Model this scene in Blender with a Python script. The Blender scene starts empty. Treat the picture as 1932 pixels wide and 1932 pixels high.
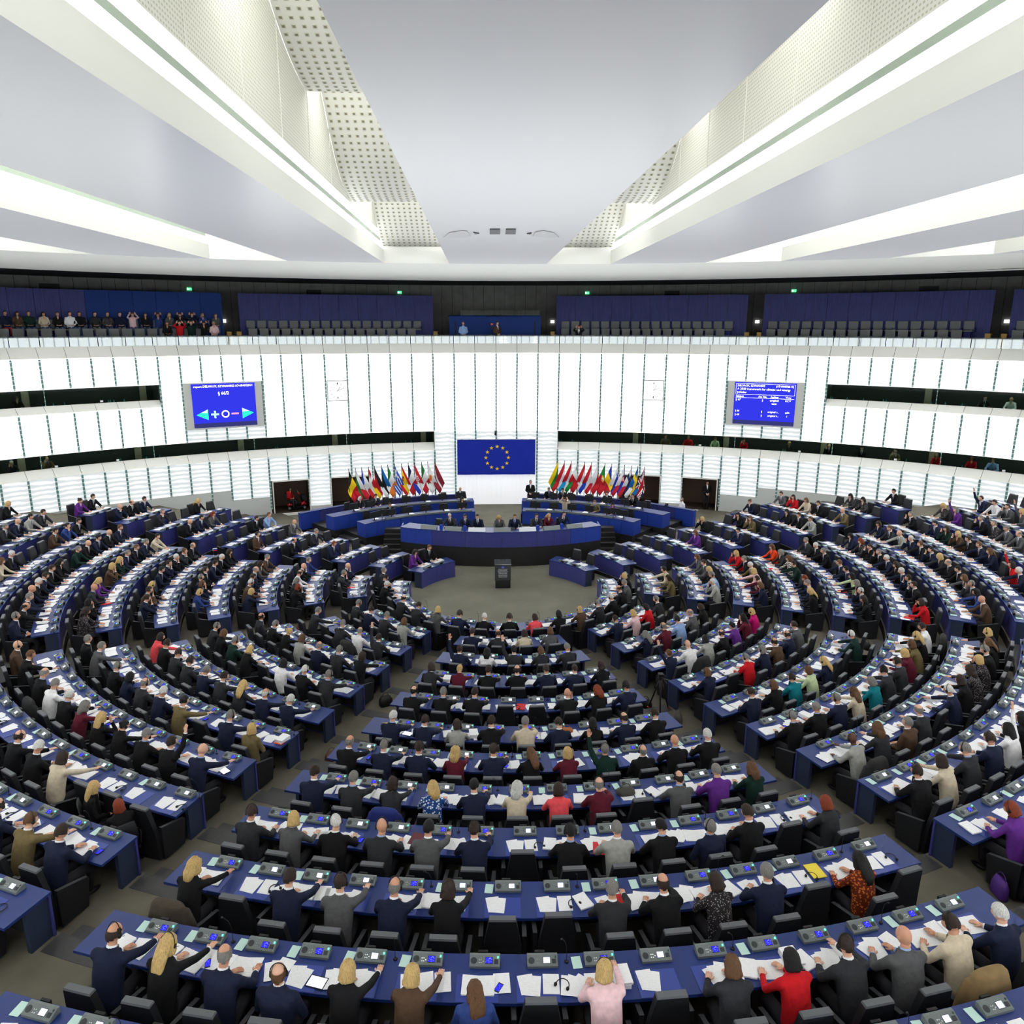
import bpy, bmesh, math, random
from mathutils import Vector, Matrix
random.seed(7)
SC = bpy.context.scene
COL = SC.collection
PI = math.pi
def rad(a): return math.radians(a)

# ---------------------------------------------------------------- camera
CAM = Vector((-0.95689, -29.08956, 11.25602))
YAW, PITCH, ROLL, FPX, PPX, PPY = 0.0324195, 0.2297551, 0.0013447, 1398.4746, 952.483, 940.754
def cam_axes():
    cy, sy, cp, sp = math.cos(YAW), math.sin(YAW), math.cos(PITCH), math.sin(PITCH)
    f = Vector((sy*cp, cy*cp, -sp)); r = Vector((cy, -sy, 0)); u = r.cross(f)
    c, s = math.cos(ROLL), math.sin(ROLL)
    return r*c+u*s, u*c-r*s, f
cr_, cu_, cf_ = cam_axes()
cam = bpy.data.cameras.new('camera'); cam_ob = bpy.data.objects.new('camera', cam); COL.objects.link(cam_ob)
cam.sensor_width = 36; cam.lens = FPX/1932*36
cam.shift_x = (966-PPX)/1932; cam.shift_y = (PPY-966)/1932
cam.clip_start = 0.1; cam.clip_end = 300
cam_ob.matrix_world = Matrix(((cr_.x, cu_.x, -cf_.x, CAM.x), (cr_.y, cu_.y, -cf_.y, CAM.y), (cr_.z, cu_.z, -cf_.z, CAM.z), (0, 0, 0, 1)))
SC.camera = cam_ob
def to_px(p):
    q = Vector(p)-CAM; z = q.dot(cf_)
    return (PPX+FPX*q.dot(cr_)/z, PPY-FPX*q.dot(cu_)/z, z)
def in_frame(p, m=30):
    x, y, z = to_px(p); return z > 0.5 and -m < x < 1932+m and -m < y < 1932+m

# ---------------------------------------------------------------- world, exposure, light levels
SC.view_settings.view_transform = 'Standard'; SC.view_settings.look = 'None'
SC.view_settings.gamma = 1; SC.view_settings.use_curve_mapping = False
SC.view_settings.exposure = 1.05
SC.cycles.use_denoising = True; SC.cycles.filter_width = 1.15
SC.cycles.use_adaptive_sampling = True; SC.cycles.adaptive_threshold = 0.06; SC.cycles.adaptive_min_samples = 12
SC.cycles.max_bounces = 4; SC.cycles.diffuse_bounces = 3; SC.cycles.glossy_bounces = 2; SC.cycles.transmission_bounces = 2; SC.cycles.transparent_max_bounces = 6
SC.cycles.caustics_reflective = False; SC.cycles.caustics_refractive = False
w = bpy.data.worlds.new('world'); SC.world = w; w.use_nodes = True
w.node_tree.nodes['Background'].inputs[0].default_value = (1, 1, 1, 1)
w.node_tree.nodes['Background'].inputs[1].default_value = 0.05
WALL_GLOW_UP, WALL_GLOW_LOW = 3.2, 0.54      # backlit glass wall, upper and lower tiers
COVE_GLOW = 1.2                              # lamp strips in the ceiling slots
SLOT_FILL = 2.3                              # added glowing panels above the ceiling slots, there to light the hall

# ---------------------------------------------------------------- materials
MATS = {}
def srgb(*c):
    if len(c) == 1: c = c[0]
    if isinstance(c, str): c = [int(c[i:i+2], 16) for i in (0, 2, 4)]
    return tuple(((v/255)/12.92 if v/255 <= 0.04045 else ((v/255+0.055)/1.055)**2.4) for v in c)
def mat(name, col, rough=0.6, metal=0.0, spec=0.4, emit=0.0, var=0.0, vscale=8.0, bump=0.0, bscale=40.0, stretch=(1, 1, 1)):
    if name in MATS: return MATS[name]
    m = bpy.data.materials.new(name); m.use_nodes = True; MATS[name] = m
    nt = m.node_tree; b = nt.nodes['Principled BSDF']
    b.inputs['Base Color'].default_value = (*col, 1); b.inputs['Roughness'].default_value = rough
    b.inputs['Metallic'].default_value = metal; b.inputs['Specular IOR Level'].default_value = spec
    if emit:
        b.inputs['Emission Color'].default_value = (*col, 1); b.inputs['Emission Strength'].default_value = emit
    if var or bump:
        tc = nt.nodes.new('ShaderNodeTexCoord'); mp = nt.nodes.new('ShaderNodeMapping'); nt.links.new(tc.outputs['Object'], mp.inputs['Vector'])
        mp.inputs['Scale'].default_value = stretch
    if var:
        n = nt.nodes.new('ShaderNodeTexNoise'); n.inputs['Scale'].default_value = vscale; n.inputs['Detail'].default_value = 5
        nt.links.new(mp.outputs[0], n.inputs['Vector'])
        r = nt.nodes.new('ShaderNodeValToRGB'); r.color_ramp.elements[0].position = 0.3; r.color_ramp.elements[1].position = 0.7
        r.color_ramp.elements[0].color = (*[max(0, c*(1-var)) for c in col], 1); r.color_ramp.elements[1].color = (*[min(1, c*(1+var)) for c in col], 1)
        nt.links.new(n.outputs['Fac'], r.inputs['Fac']); nt.links.new(r.outputs['Color'], b.inputs['Base Color'])
    if bump:
        n2 = nt.nodes.new('ShaderNodeTexNoise'); n2.inputs['Scale'].default_value = bscale; n2.inputs['Detail'].default_value = 3
        nt.links.new(mp.outputs[0], n2.inputs['Vector'])
        bp = nt.nodes.new('ShaderNodeBump'); bp.inputs['Strength'].default_value = bump; bp.inputs['Distance'].default_value = 0.02
        nt.links.new(n2.outputs['Fac'], bp.inputs['Height']); nt.links.new(bp.outputs['Normal'], b.inputs['Normal'])
    return m
def glow(name, col, strength, lamp=False):
    if name in MATS: return MATS[name]
    m = bpy.data.materials.new(name); m.use_nodes = True; MATS[name] = m
    nt = m.node_tree; nt.nodes.clear(); o = nt.nodes.new('ShaderNodeOutputMaterial'); e = nt.nodes.new('ShaderNodeEmission')
    e.inputs[0].default_value = (*col, 1); e.inputs[1].default_value = strength; nt.links.new(e.outputs[0], o.inputs[0])
    if not lamp: m.cycles.emission_sampling = 'NONE'
    return m

# ---------------------------------------------------------------- mesh building
class MB:
    def __init__(s): s.v = []; s.f = []; s.m = []; s.sm = []
    def add(s, vs, fs, m=0, smooth=False):
        o = len(s.v); s.v += [tuple(v) for v in vs]
        for f in fs: s.f.append(tuple(i+o for i in f)); s.m.append(m); s.sm.append(smooth)
        return s
    def hexa(s, p, m=0):      # p: 8 corners, bottom ring then top ring
        return s.add(p, [(3, 2, 1, 0), (4, 5, 6, 7), (0, 1, 5, 4), (1, 2, 6, 5), (2, 3, 7, 6), (3, 0, 4, 7)], m)
    def box(s, c, d, m=0, M=None):
        x, y, z = d[0]/2, d[1]/2, d[2]/2
        p = [Vector(q) for q in ((-x, -y, -z), (x, -y, -z), (x, y, -z), (-x, y, -z), (-x, -y, z), (x, -y, z), (x, y, z), (-x, y, z))]
        if M is not None: p = [M @ q for q in p]
        return s.hexa([q+Vector(c) for q in p], m)
    def bar(s, a, b, wd, ht, m=0):   # box beam from a to b
        a, b = Vector(a), Vector(b); d = b-a; L = d.length; d.normalize()
        up = Vector((0, 0, 1)) if abs(d.z) < 0.95 else Vector((0, 1, 0))
        x = d.cross(up).normalized(); z = x.cross(d)
        M = Matrix((x, d, z)).transposed()
        return s.box((a+b)/2, (wd, L, ht), m, M)
    def prism(s, poly, z0, z1, m=0):
        n = len(poly)
        a = sum(poly[i][0]*poly[(i+1) % n][1]-poly[(i+1) % n][0]*poly[i][1] for i in range(n))
        if a < 0: poly = poly[::-1]
        vs = [(x, y, z0) for x, y in poly]+[(x, y, z1) for x, y in poly]
        fs = [tuple(range(n-1, -1, -1)), tuple(range(n, 2*n))]+[(i, (i+1) % n, (i+1) % n+n, i+n) for i in range(n)]
        return s.add(vs, fs, m)
    def extrude_x(s, poly, x0, x1, m=0):   # poly in (y,z)
        n = len(poly); a = sum(poly[i][0]*poly[(i+1) % n][1]-poly[(i+1) % n][0]*poly[i][1] for i in range(n))
        if a < 0: poly = poly[::-1]
        vs = [(x0, y, z) for y, z in poly]+[(x1, y, z) for y, z in poly]
        fs = [tuple(range(n-1, -1, -1)), tuple(range(n, 2*n))]+[(i, (i+1) % n, (i+1) % n+n, i+n) for i in range(n)]
        return s.add(vs, fs, m)
    def arc(s, r0, r1, a0, a1, z0, z1, n=None, m=0, c=(0, 0), mtop=None):
        n = n or max(2, int(abs(a1-a0)/2)+1)
        vs = []
        for i in range(n+1):
            t = rad(a0+(a1-a0)*i/n); co, si = math.cos(t), math.sin(t)
            vs += [(c[0]+r0*co, c[1]+r0*si, z0), (c[0]+r1*co, c[1]+r1*si, z0), (c[0]+r1*co, c[1]+r1*si, z1), (c[0]+r0*co, c[1]+r0*si, z1)]
        o = len(s.v); s.v += vs
        for i in range(n):
            b = o+4*i; e = b+4
            for q, mm in (((b+3, b+2, e+2, e+3), m if mtop is None else mtop), ((b, e, e+1, b+1), m), ((b, b+3, e+3, e), m), ((b+1, e+1, e+2, b+2), m)):
                s.f.append(q); s.m.append(mm); s.sm.append(False)
        for q in ((o, o+1, o+2, o+3), (o+4*n+3, o+4*n+2, o+4*n+1, o+4*n)): s.f.append(q); s.m.append(m); s.sm.append(False)
        return s
    def tube(s, pts, rr, n=8, m=0, smooth=True, up=None, cap=True, power=1.0):
        pts = [Vector(p) for p in pts]; rings = []; prev = None
        for i, p in enumerate(pts):
            d = (pts[min(i+1, len(pts)-1)]-pts[max(i-1, 0)]).normalized()
            if prev is None:
                u = Vector(up) if up else (Vector((0, 0, 1)) if abs(d.z) < 0.9 else Vector((0, 1, 0)))
            else: u = prev
            x = d.cross(u); x = x.normalized() if x.length > 1e-6 else Vector((1, 0, 0)); u = x.cross(d).normalized(); prev = u
            r = rr[i] if isinstance(rr, (list, tuple)) else rr
            rx, ry = r if isinstance(r, (list, tuple)) else (r, r)
            ring = []
            for k in range(n):
                a = 2*PI*k/n; ca, sa = math.cos(a), math.sin(a)
                if power != 1.0: ca = math.copysign(abs(ca)**power, ca); sa = math.copysign(abs(sa)**power, sa)
                ring.append(p+x*(rx*ca)+u*(ry*sa))
            rings.append(ring)
        vs = [q for r in rings for q in r]; fs = []
        for i in range(len(rings)-1):
            for k in range(n):
                a, b = i*n+k, i*n+(k+1) % n; fs.append((a, b, b+n, a+n))
        if cap: fs += [tuple(range(n-1, -1, -1)), tuple(range((len(rings)-1)*n, len(rings)*n))]
        return s.add(vs, fs, m, smooth)
    def ball(s, c, r, m=0, nu=12, nv=8, smooth=True, M=None):
        rx, ry, rz = r if isinstance(r, (list, tuple)) else (r, r, r); vs = []; fs = []
        for j in range(1, nv):
            t = PI*j/nv
            for k in range(nu):
                a = 2*PI*k/nu; vs.append(Vector((rx*math.sin(t)*math.cos(a), ry*math.sin(t)*math.sin(a), rz*math.cos(t))))
        vs += [Vector((0, 0, rz)), Vector((0, 0, -rz))]; T, B = len(vs)-2, len(vs)-1
        for j in range(nv-2):
            for k in range(nu):
                a, b = j*nu+k, j*nu+(k+1) % nu; fs.append((a, a+nu, b+nu, b))
        for k in range(nu):
            fs.append((T, k, (k+1) % nu)); fs.append((B, (nv-2)*nu+(k+1) % nu, (nv-2)*nu+k))
        if M is not None: vs = [M @ v for v in vs]
        return s.add([v+Vector(c) for v in vs], fs, m, smooth)
    def lathe(s, prof, n=16, m=0, c=(0, 0, 0), smooth=True):   # prof: (r,z)
        vs = []; fs = []
        for r, z in prof:
            for k in range(n): a = 2*PI*k/n; vs.append((c[0]+r*math.cos(a), c[1]+r*math.sin(a), c[2]+z))
        for i in range(len(prof)-1):
            for k in range(n):
                a, b = i*n+k, i*n+(k+1) % n; fs.append((a, b, b+n, a+n))
        fs += [tuple(range(n-1, -1, -1)), tuple(range((len(prof)-1)*n, len(prof)*n))]
        return s.add(vs, fs, m, smooth)
    def join(s, o, M=None, mo=0):
        k = len(s.v)
        s.v += [tuple(M @ Vector(v)) for v in o.v] if M is not None else o.v
        s.f += [tuple(i+k for i in f) for f in o.f]; s.m += [i+mo for i in o.m]; s.sm += o.sm
        return s
    def mesh(s, name, mats):
        me = bpy.data.meshes.new(name); me.from_pydata(s.v, [], s.f)
        for m in (mats if isinstance(mats, (list, tuple)) else [mats]): me.materials.append(MATS[m] if isinstance(m, str) else m)
        me.polygons.foreach_set('material_index', s.m); me.polygons.foreach_set('use_smooth', s.sm); me.update()
        return me
    def build(s, name, mats, parent=None, **kw):
        return link(name, s.mesh(name, mats), parent, **kw)
def link(name, data, parent=None, loc=None, rz=None, label=None, cat=None, group=None, kind=None):
    o = bpy.data.objects.new(name, data); COL.objects.link(o)
    if parent is not None: o.parent = parent
    if loc is not None: o.location = loc
    if rz is not None: o.rotation_euler = (0, 0, rz)
    if label: o['label'] = label
    if cat: o['category'] = cat
    if group: o['group'] = group
    if kind: o['kind'] = kind
    return o
def pol(r, a, z=0.0, c=(0, 0)): return Vector((c[0]+r*math.cos(rad(a)), c[1]+r*math.sin(rad(a)), z))
ORD = 'zeroth first second third fourth fifth sixth seventh eighth ninth tenth eleventh twelfth thirteenth fourteenth fifteenth sixteenth seventeenth eighteenth nineteenth twentieth twenty-first twenty-second twenty-third twenty-fourth twenty-fifth twenty-sixth twenty-seventh twenty-eighth twenty-ninth thirtieth'.split()
# ---------------------------------------------------------------- lettering outlines, made while the scene is still small
TEXTS = {}
LETTERING = [(s, .046, 'CENTER', 0) for s in ('European Parliament', 'Parlement européen', 'Europäisches Parlament', 'Parlamento Europeo', 'Parlamento europeu', 'Europees Parlement', 'Parlament Europejski', 'Europaparlamentet')]
LETTERING += [('report DELVAUX, SZYMANSKI A7-0047/2014', .165, 'CENTER', .003), ('§ 66/2', .24, 'CENTER', .005)]
LETTERING += [('DELVAUX, SZYMANSKI', .15, 'LEFT', .003), ('(A7-0047/2014)', .15, 'RIGHT', .003), ('A 2030 framework for climate and energy', .172, 'LEFT', .002), ('policies', .172, 'LEFT', .002), ('Subject', .15, 'LEFT', .002), ('Am No.', .15, 'CENTER', .002), ('Author', .15, 'CENTER', .002), ('Vote', .15, 'CENTER', .002), ('§ 67', .165, 'LEFT', .002), ('§', .165, 'CENTER', .002), ('original', .165, 'CENTER', .002), ('text', .165, 'CENTER', .002), ('RCV', .165, 'CENTER', .002), ('§ 68', .15, 'LEFT', .001), ('§', .15, 'CENTER', .001), ('original t...', .15, 'CENTER', .001), ('split', .15, 'CENTER', .001), ('1', .15, 'CENTER', .001)]
for s, size, al, thick in LETTERING:
    cu = bpy.data.curves.new('lettering', 'FONT'); cu.body = s; cu.size = size; cu.align_x = al; cu.extrude = .002; cu.offset = thick; cu.resolution_u = 2
    o = bpy.data.objects.new('tmp_text', cu); COL.objects.link(o); dg = bpy.context.evaluated_depsgraph_get(); TEXTS[(s, size, al)] = bpy.data.meshes.new_from_object(o.evaluated_get(dg)); bpy.data.objects.remove(o); bpy.data.curves.remove(cu)
# ================================================================ layout of the seating
R1, DR = 3.9767, 1.6875
RR = [R1+DR*i for i in range(13)]
STEP = 0.155
FL = [0.0]
for i in range(1, 13): FL.append(FL[-1]+STEP*(1 if i <= 5 else 2))
def th(e, r): return e[0]+math.degrees(math.asin(max(-1, min(1, e[1]/r))))
CL = (-107.45, 0.0); CRR = (-71.7, -0.1); SWR = (-107.7, -1.09); SEL = (-71.6, 1.02)
SWF = (-143.9, -0.55); WN = (-143.8, -2.02); WF = (-189.3, 0.0); EN = (-34.7, 1.85); SEF = (-35.3, 0.55); EF = (9.3, 0.0)
NWN = (-189.3, -1.15); NEN = (9.3, 1.15)
NWFAR = [a-360 for a in (123.2, 136.9, 141.0, 144.0, 146.2, 147.3, 148.2, 150.0, 157.5, 162.6)]
NEFAR = [57.5, 44.6, 40.2, 37.0, 35.0, 33.8, 32.6, 30.6, 23.6, 18.2]
DESK = 0.74
WC = (0.0, -17.6); RW = 35.1
def wpt(phi, z, r=RW): return Vector((WC[0]+r*math.sin(rad(phi)), WC[1]+r*math.cos(rad(phi)), z))
def r_wall(t, m=0.0):   # distance from the origin to the wall circle along angle t
    dx, dy = math.cos(rad(t)), math.sin(rad(t)); b = -WC[1]*dy
    return -b+math.sqrt(b*b-(WC[1]**2-(RW-m)**2))

# ---------------------------------------------------------------- surface materials
mat('carpet', srgb(104, 100, 88), 0.95, spec=0.1, var=0.16, vscale=1.3, bump=0.25, bscale=160)
mat('carpet_well', srgb(120, 118, 105), 0.95, spec=0.1, var=0.12, vscale=0.8, bump=0.25, bscale=160)
mat('riser_black', srgb(26, 25, 27), 0.6)
mat('step_stone', srgb(58, 58, 58), 0.5, var=0.25, vscale=60)
mat('white_paint', srgb(240, 240, 234), 0.55, spec=0.3)
mat('warm_white', srgb(246, 245, 238), 0.6, spec=0.3)
mat('beam_white', srgb(228, 228, 221), 0.55, spec=0.3)
mat('grey_gloss', srgb(248, 247, 251), 0.3, spec=0.35)
mat('plinth', srgb(214, 217, 214), 0.5)
mat('dark_wall', srgb(112, 112, 108), 0.7, var=0.15, vscale=2.0)
mat('gallery_blue', srgb(58, 62, 118), 0.7, var=0.2, vscale=3, stretch=(6, 6, 0.4))
mat('gallery_blue_plain', srgb(18, 52, 124), 0.75)
mat('gallery_seat', srgb(116, 118, 118), 0.8)
mat('gallery_seat_blue', srgb(50, 54, 120), 0.8)
mat('door_brown', srgb(112, 92, 78), 0.7)
mat('door_dark', srgb(60, 48, 40), 0.7)
mat('brass_step', srgb(190, 150, 80), 0.5)
mat('black', srgb(16, 16, 17), 0.55)
mat('black_soft', srgb(28, 28, 30), 0.8)
mat('green_glass', srgb(176, 194, 178), 0.15, spec=0.6)

def pane_mat(name, strength, tint, lines, contrast):
    m = bpy.data.materials.new(name); m.use_nodes = True; MATS[name] = m
    nt = m.node_tree; N = nt.nodes; N.clear(); Lk = nt.links.new
    o = N.new('ShaderNodeOutputMaterial'); e = N.new('ShaderNodeEmission'); ad = N.new('ShaderNodeMixShader'); g = N.new('ShaderNodeBsdfGlossy')
    tc = N.new('ShaderNodeTexCoord'); oi = N.new('ShaderNodeObjectInfo')
    sep = N.new('ShaderNodeSeparateXYZ'); Lk(tc.outputs['Object'], sep.inputs[0])
    # slatted blind seen through frosted glass: soft horizontal bands bent a little by noise
    nz = N.new('ShaderNodeTexNoise'); nz.inputs['Scale'].default_value = 1.6; Lk(tc.outputs['Object'], nz.inputs['Vector'])
    md = N.new('ShaderNodeMath'); md.operation = 'MULTIPLY_ADD'; md.inputs[1].default_value = 0.22; Lk(nz.outputs['Fac'], md.inputs[0]); Lk(sep.outputs['Z'], md.inputs[2])
    rn = N.new('ShaderNodeMath'); rn.operation = 'MULTIPLY_ADD'; rn.inputs[1].default_value = 9.0; Lk(oi.outputs['Random'], rn.inputs[0]); Lk(md.outputs[0], rn.inputs[2])
    sc = N.new('ShaderNodeMath'); sc.operation = 'MULTIPLY'; sc.inputs[1].default_value = lines*2*PI; Lk(rn.outputs[0], sc.inputs[0])
    sn = N.new('ShaderNodeMath'); sn.operation = 'SINE'; Lk(sc.outputs[0], sn.inputs[0])
    n2 = N.new('ShaderNodeTexNoise'); n2.inputs['Scale'].default_value = 0.9; n2.inputs['Detail'].default_value = 1
    mp = N.new('ShaderNodeMapping'); mp.inputs['Scale'].default_value = (0.6, 0.6, 2.5); Lk(tc.outputs['Object'], mp.inputs[0]); Lk(mp.outputs[0], n2.inputs['Vector'])
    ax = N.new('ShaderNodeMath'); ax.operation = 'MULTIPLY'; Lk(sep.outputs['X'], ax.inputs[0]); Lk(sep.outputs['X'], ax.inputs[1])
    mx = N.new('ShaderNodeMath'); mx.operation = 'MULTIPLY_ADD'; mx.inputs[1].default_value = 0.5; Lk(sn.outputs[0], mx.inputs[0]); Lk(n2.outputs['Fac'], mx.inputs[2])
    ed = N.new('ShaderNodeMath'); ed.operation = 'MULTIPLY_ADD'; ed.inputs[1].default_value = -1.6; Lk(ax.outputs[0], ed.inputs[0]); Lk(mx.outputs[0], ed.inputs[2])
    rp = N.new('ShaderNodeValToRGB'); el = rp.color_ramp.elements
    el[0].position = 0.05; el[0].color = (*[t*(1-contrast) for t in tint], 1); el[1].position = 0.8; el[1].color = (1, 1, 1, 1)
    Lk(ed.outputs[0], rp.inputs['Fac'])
    Lk(rp.outputs['Color'], e.inputs[0]); e.inputs[1].default_value = strength
    g.inputs['Roughness'].default_value = 0.15; fr = N.new('ShaderNodeFresnel'); fr.inputs[0].default_value = 1.3
    Lk(fr.outputs[0], ad.inputs[0]); Lk(e.outputs[0], ad.inputs[1]); Lk(g.outputs[0], ad.inputs[2]); Lk(ad.outputs[0], o.inputs[0])
    return m
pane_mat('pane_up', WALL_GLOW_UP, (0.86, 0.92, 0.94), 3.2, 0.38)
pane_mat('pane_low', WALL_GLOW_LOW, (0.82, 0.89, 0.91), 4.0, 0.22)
def mullion_mat():
    m = mat('mullion_teal', srgb(150, 178, 174), 0.35)
    nt = m.node_tree; N = nt.nodes; b = N['Principled BSDF']; tc = N.new('ShaderNodeTexCoord'); s = N.new('ShaderNodeSeparateXYZ'); nt.links.new(tc.outputs['Object'], s.inputs[0])
    k = N.new('ShaderNodeMath'); k.operation = 'MULTIPLY'; k.inputs[1].default_value = 2*PI*4.6; nt.links.new(s.outputs['Z'], k.inputs[0])
    c = N.new('ShaderNodeMath'); c.operation = 'SINE'; nt.links.new(k.outputs[0], c.inputs[0])
    r = N.new('ShaderNodeValToRGB'); r.color_ramp.elements[0].position = 0.66; r.color_ramp.elements[0].color = (*srgb(104, 146, 142), 1); r.color_ramp.elements[1].position = 0.78; r.color_ramp.elements[1].color = (*srgb(214, 232, 228), 1)
    nt.links.new(c.outputs[0], r.inputs[0]); nt.links.new(r.outputs[0], b.inputs['Base Color'])
mullion_mat()
def slat_mat():
    # cream acoustic wall: fine horizontal slats, punched in rows
    m = mat('slat_wall', srgb(232, 230, 218), 0.6)
    nt = m.node_tree; N = nt.nodes; b = N['Principled BSDF']; Lk = nt.links.new
    tc = N.new('ShaderNodeTexCoord'); s = N.new('ShaderNodeSeparateXYZ'); Lk(tc.outputs['Object'], s.inputs[0])
    def sine(sock, f):
        k = N.new('ShaderNodeMath'); k.operation = 'MULTIPLY'; k.inputs[1].default_value = 2*PI*f; Lk(sock, k.inputs[0])
        c = N.new('ShaderNodeMath'); c.operation = 'SINE'; Lk(k.outputs[0], c.inputs[0]); return c.outputs[0]
    a = sine(s.outputs['Z'], 11.0); d = sine(s.outputs['Y'], 9.0)
    mn = N.new('ShaderNodeMath'); mn.operation = 'MINIMUM'; Lk(a, mn.inputs[0]); Lk(d, mn.inputs[1])
    mn2 = N.new('ShaderNodeMath'); mn2.operation = 'MULTIPLY_ADD'; mn2.inputs[1].default_value = 0.65; Lk(a, mn2.inputs[0]); Lk(mn.outputs[0], mn2.inputs[2])
    r = N.new('ShaderNodeValToRGB'); r.color_ramp.elements[0].position = 0.15; r.color_ramp.elements[0].color = (*srgb(240, 240, 232), 1)
    r.color_ramp.elements[1].position = 0.75; r.color_ramp.elements[1].color = (*srgb(202, 199, 182), 1)
    Lk(mn2.outputs[0], r.inputs[0]); Lk(r.outputs[0], b.inputs['Base Color'])
slat_mat()

# ---------------------------------------------------------------- floor and tiers
fm = MB()
fm.prism([tuple(wpt(a, 0, RW+2.6)[:2]) for a in range(0, 360, 4)], -0.3, 0.0, 0)
floor = fm.build('floor', ['carpet_well', 'carpet', 'riser_black'], kind='structure', label='grey-green carpet floor of the round debating well', cat='floor')
def tier_span(i):   # angular range of tier of row index i (0-based)
    j = min(i, 9); m0 = math.degrees(0.55/RR[i])
    if i <= 9: return NWFAR[j]-m0, NEFAR[j]+m0
    m1 = math.degrees(0.3/RR[i]); return -189.3-m1, 9.3+m1
for i in range(1, 12):
    a0, a1 = tier_span(i); n = int((a1-a0)/2)
    inn = [pol(RR[i]-0.03, a0+(a1-a0)*k/n) for k in range(n+1)]
    out = [pol(r_wall(a0+(a1-a0)*k/n, 0.05), a0+(a1-a0)*k/n) for k in range(n+1)]
    b = MB(); z0, z1 = FL[i-1]-0.02, FL[i]
    vs = [(p.x, p.y, z1) for p in inn]+[(p.x, p.y, z1) for p in out]+[(p.x, p.y, z0) for p in inn]+[(p.x, p.y, z0) for p in out]; q = n+1
    b.add(vs, [(k, q+k, q+k+1, k+1) for k in range(n)], 0)
    b.add(vs, [(k, k+1, 2*q+k+1, 2*q+k) for k in range(n)]+[(0, 2*q, 3*q, q), (n, q+n, 3*q+n, 2*q+n)], 1)
    b.build('tier', ['carpet', 'riser_black'], floor)
AISLES = [(SWR, CL), (CRR, SEL), (WN, SWF), (SEF, EN), (NWN, WF), (EF, NEN)]
for ai, (ea, eb) in enumerate(AISLES):
    for i in range(1, 12):
        if ai >= 4 and i > 9: continue
        rb = RR[i]-0.03; g = 0.04
        a0, a1 = th(ea, rb), th(eb, rb)
        if a1 < a0: a0, a1 = a1, a0
        d = math.degrees(g/rb); b = MB()
        b.arc(rb, rb+0.36, a0+d, a1-d, FL[i]-0.01, FL[i]+0.006, m=0)
        b.build('landing', ['step_stone'], floor)
        if i >= 6:
            b = MB(); b.arc(rb-0.36, rb-0.002, a0+d, a1-d, FL[i-1], FL[i-1]+STEP, m=0)
            b.build('step', ['step_stone'], floor)

# ---------------------------------------------------------------- rear wall: backlit glass panels between mullions
MUL = [2.12*k for k in range(10)]+[21.0, 22.8, 24.55, 26.35, 28.15, 29.9, 31.7, 33.45, 35.2, 36.9, 38.65, 40.65, 42.65, 44.6, 46.6, 48.6, 50.6, 52.6, 54.6, 56.6]
MUL = sorted(set([-m for m in MUL]+MUL))
back = MB()
def wall_box(b, p0, p1, z0, z1, r0, r1, m=0):
    b.hexa([wpt(p0, z0, r0), wpt(p1, z0, r0), wpt(p1, z0, r1), wpt(p0, z0, r1), wpt(p0, z1, r0), wpt(p1, z1, r0), wpt(p1, z1, r1), wpt(p0, z1, r1)], m)
def is_door(mid): return 12.7 < abs(mid) < 16.96 or 19.0 < abs(mid) < 22.6
PANES = []
for a, b_ in zip(MUL[:-1], MUL[1:]):
    mid = abs((a+b_)/2); t = []
    z0 = 2.16 if is_door(mid) else (0.42 if mid < 23 else (1.2 if mid < 26 else 1.8))
    if mid < 6.3: t.append((0.42, 4.72, 'low')); t.append((4.78, 9.56, 'up'))
    else:
        t.append((z0, 3.58, 'low'))
        if mid > 31.75: t += [(4.8, 6.83, 'up'), (8.1, 9.56, 'up')]
        elif 22.8 < mid < 29.9: t += [(4.8, 5.5, 'low'), (8.12, 9.56, 'up')]
        else: t.append((4.8, 9.56, 'up'))
    for z in t: PANES.append((a, b_, *z))
for a, b_, z0, z1, k in PANES: wall_box(back, a, b_, z0-0.04, z1+0.04, RW+0.06, RW+0.18)
for a, b_ in zip(MUL[:-1], MUL[1:]):
    mid = (a+b_)/2
    z = 0.42 if abs(mid) < 23 else (1.2 if abs(mid) < 26 else 1.8)
    if not is_door(mid): wall_box(back, a, b_, 0, z, RW-0.02, RW+0.18, 1)
wall_back = back.build('wall_back', ['white_paint', 'plinth'], kind='structure', label='curved backlit glass wall behind the rostrum and side seats', cat='wall')
pane_cache = {}
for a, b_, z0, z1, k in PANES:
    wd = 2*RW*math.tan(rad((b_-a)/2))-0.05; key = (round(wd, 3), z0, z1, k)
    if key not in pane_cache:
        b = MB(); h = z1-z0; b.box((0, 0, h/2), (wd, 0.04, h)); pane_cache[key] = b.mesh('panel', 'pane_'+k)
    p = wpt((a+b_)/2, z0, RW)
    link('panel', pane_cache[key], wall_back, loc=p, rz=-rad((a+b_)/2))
mul_cache = {}
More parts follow.
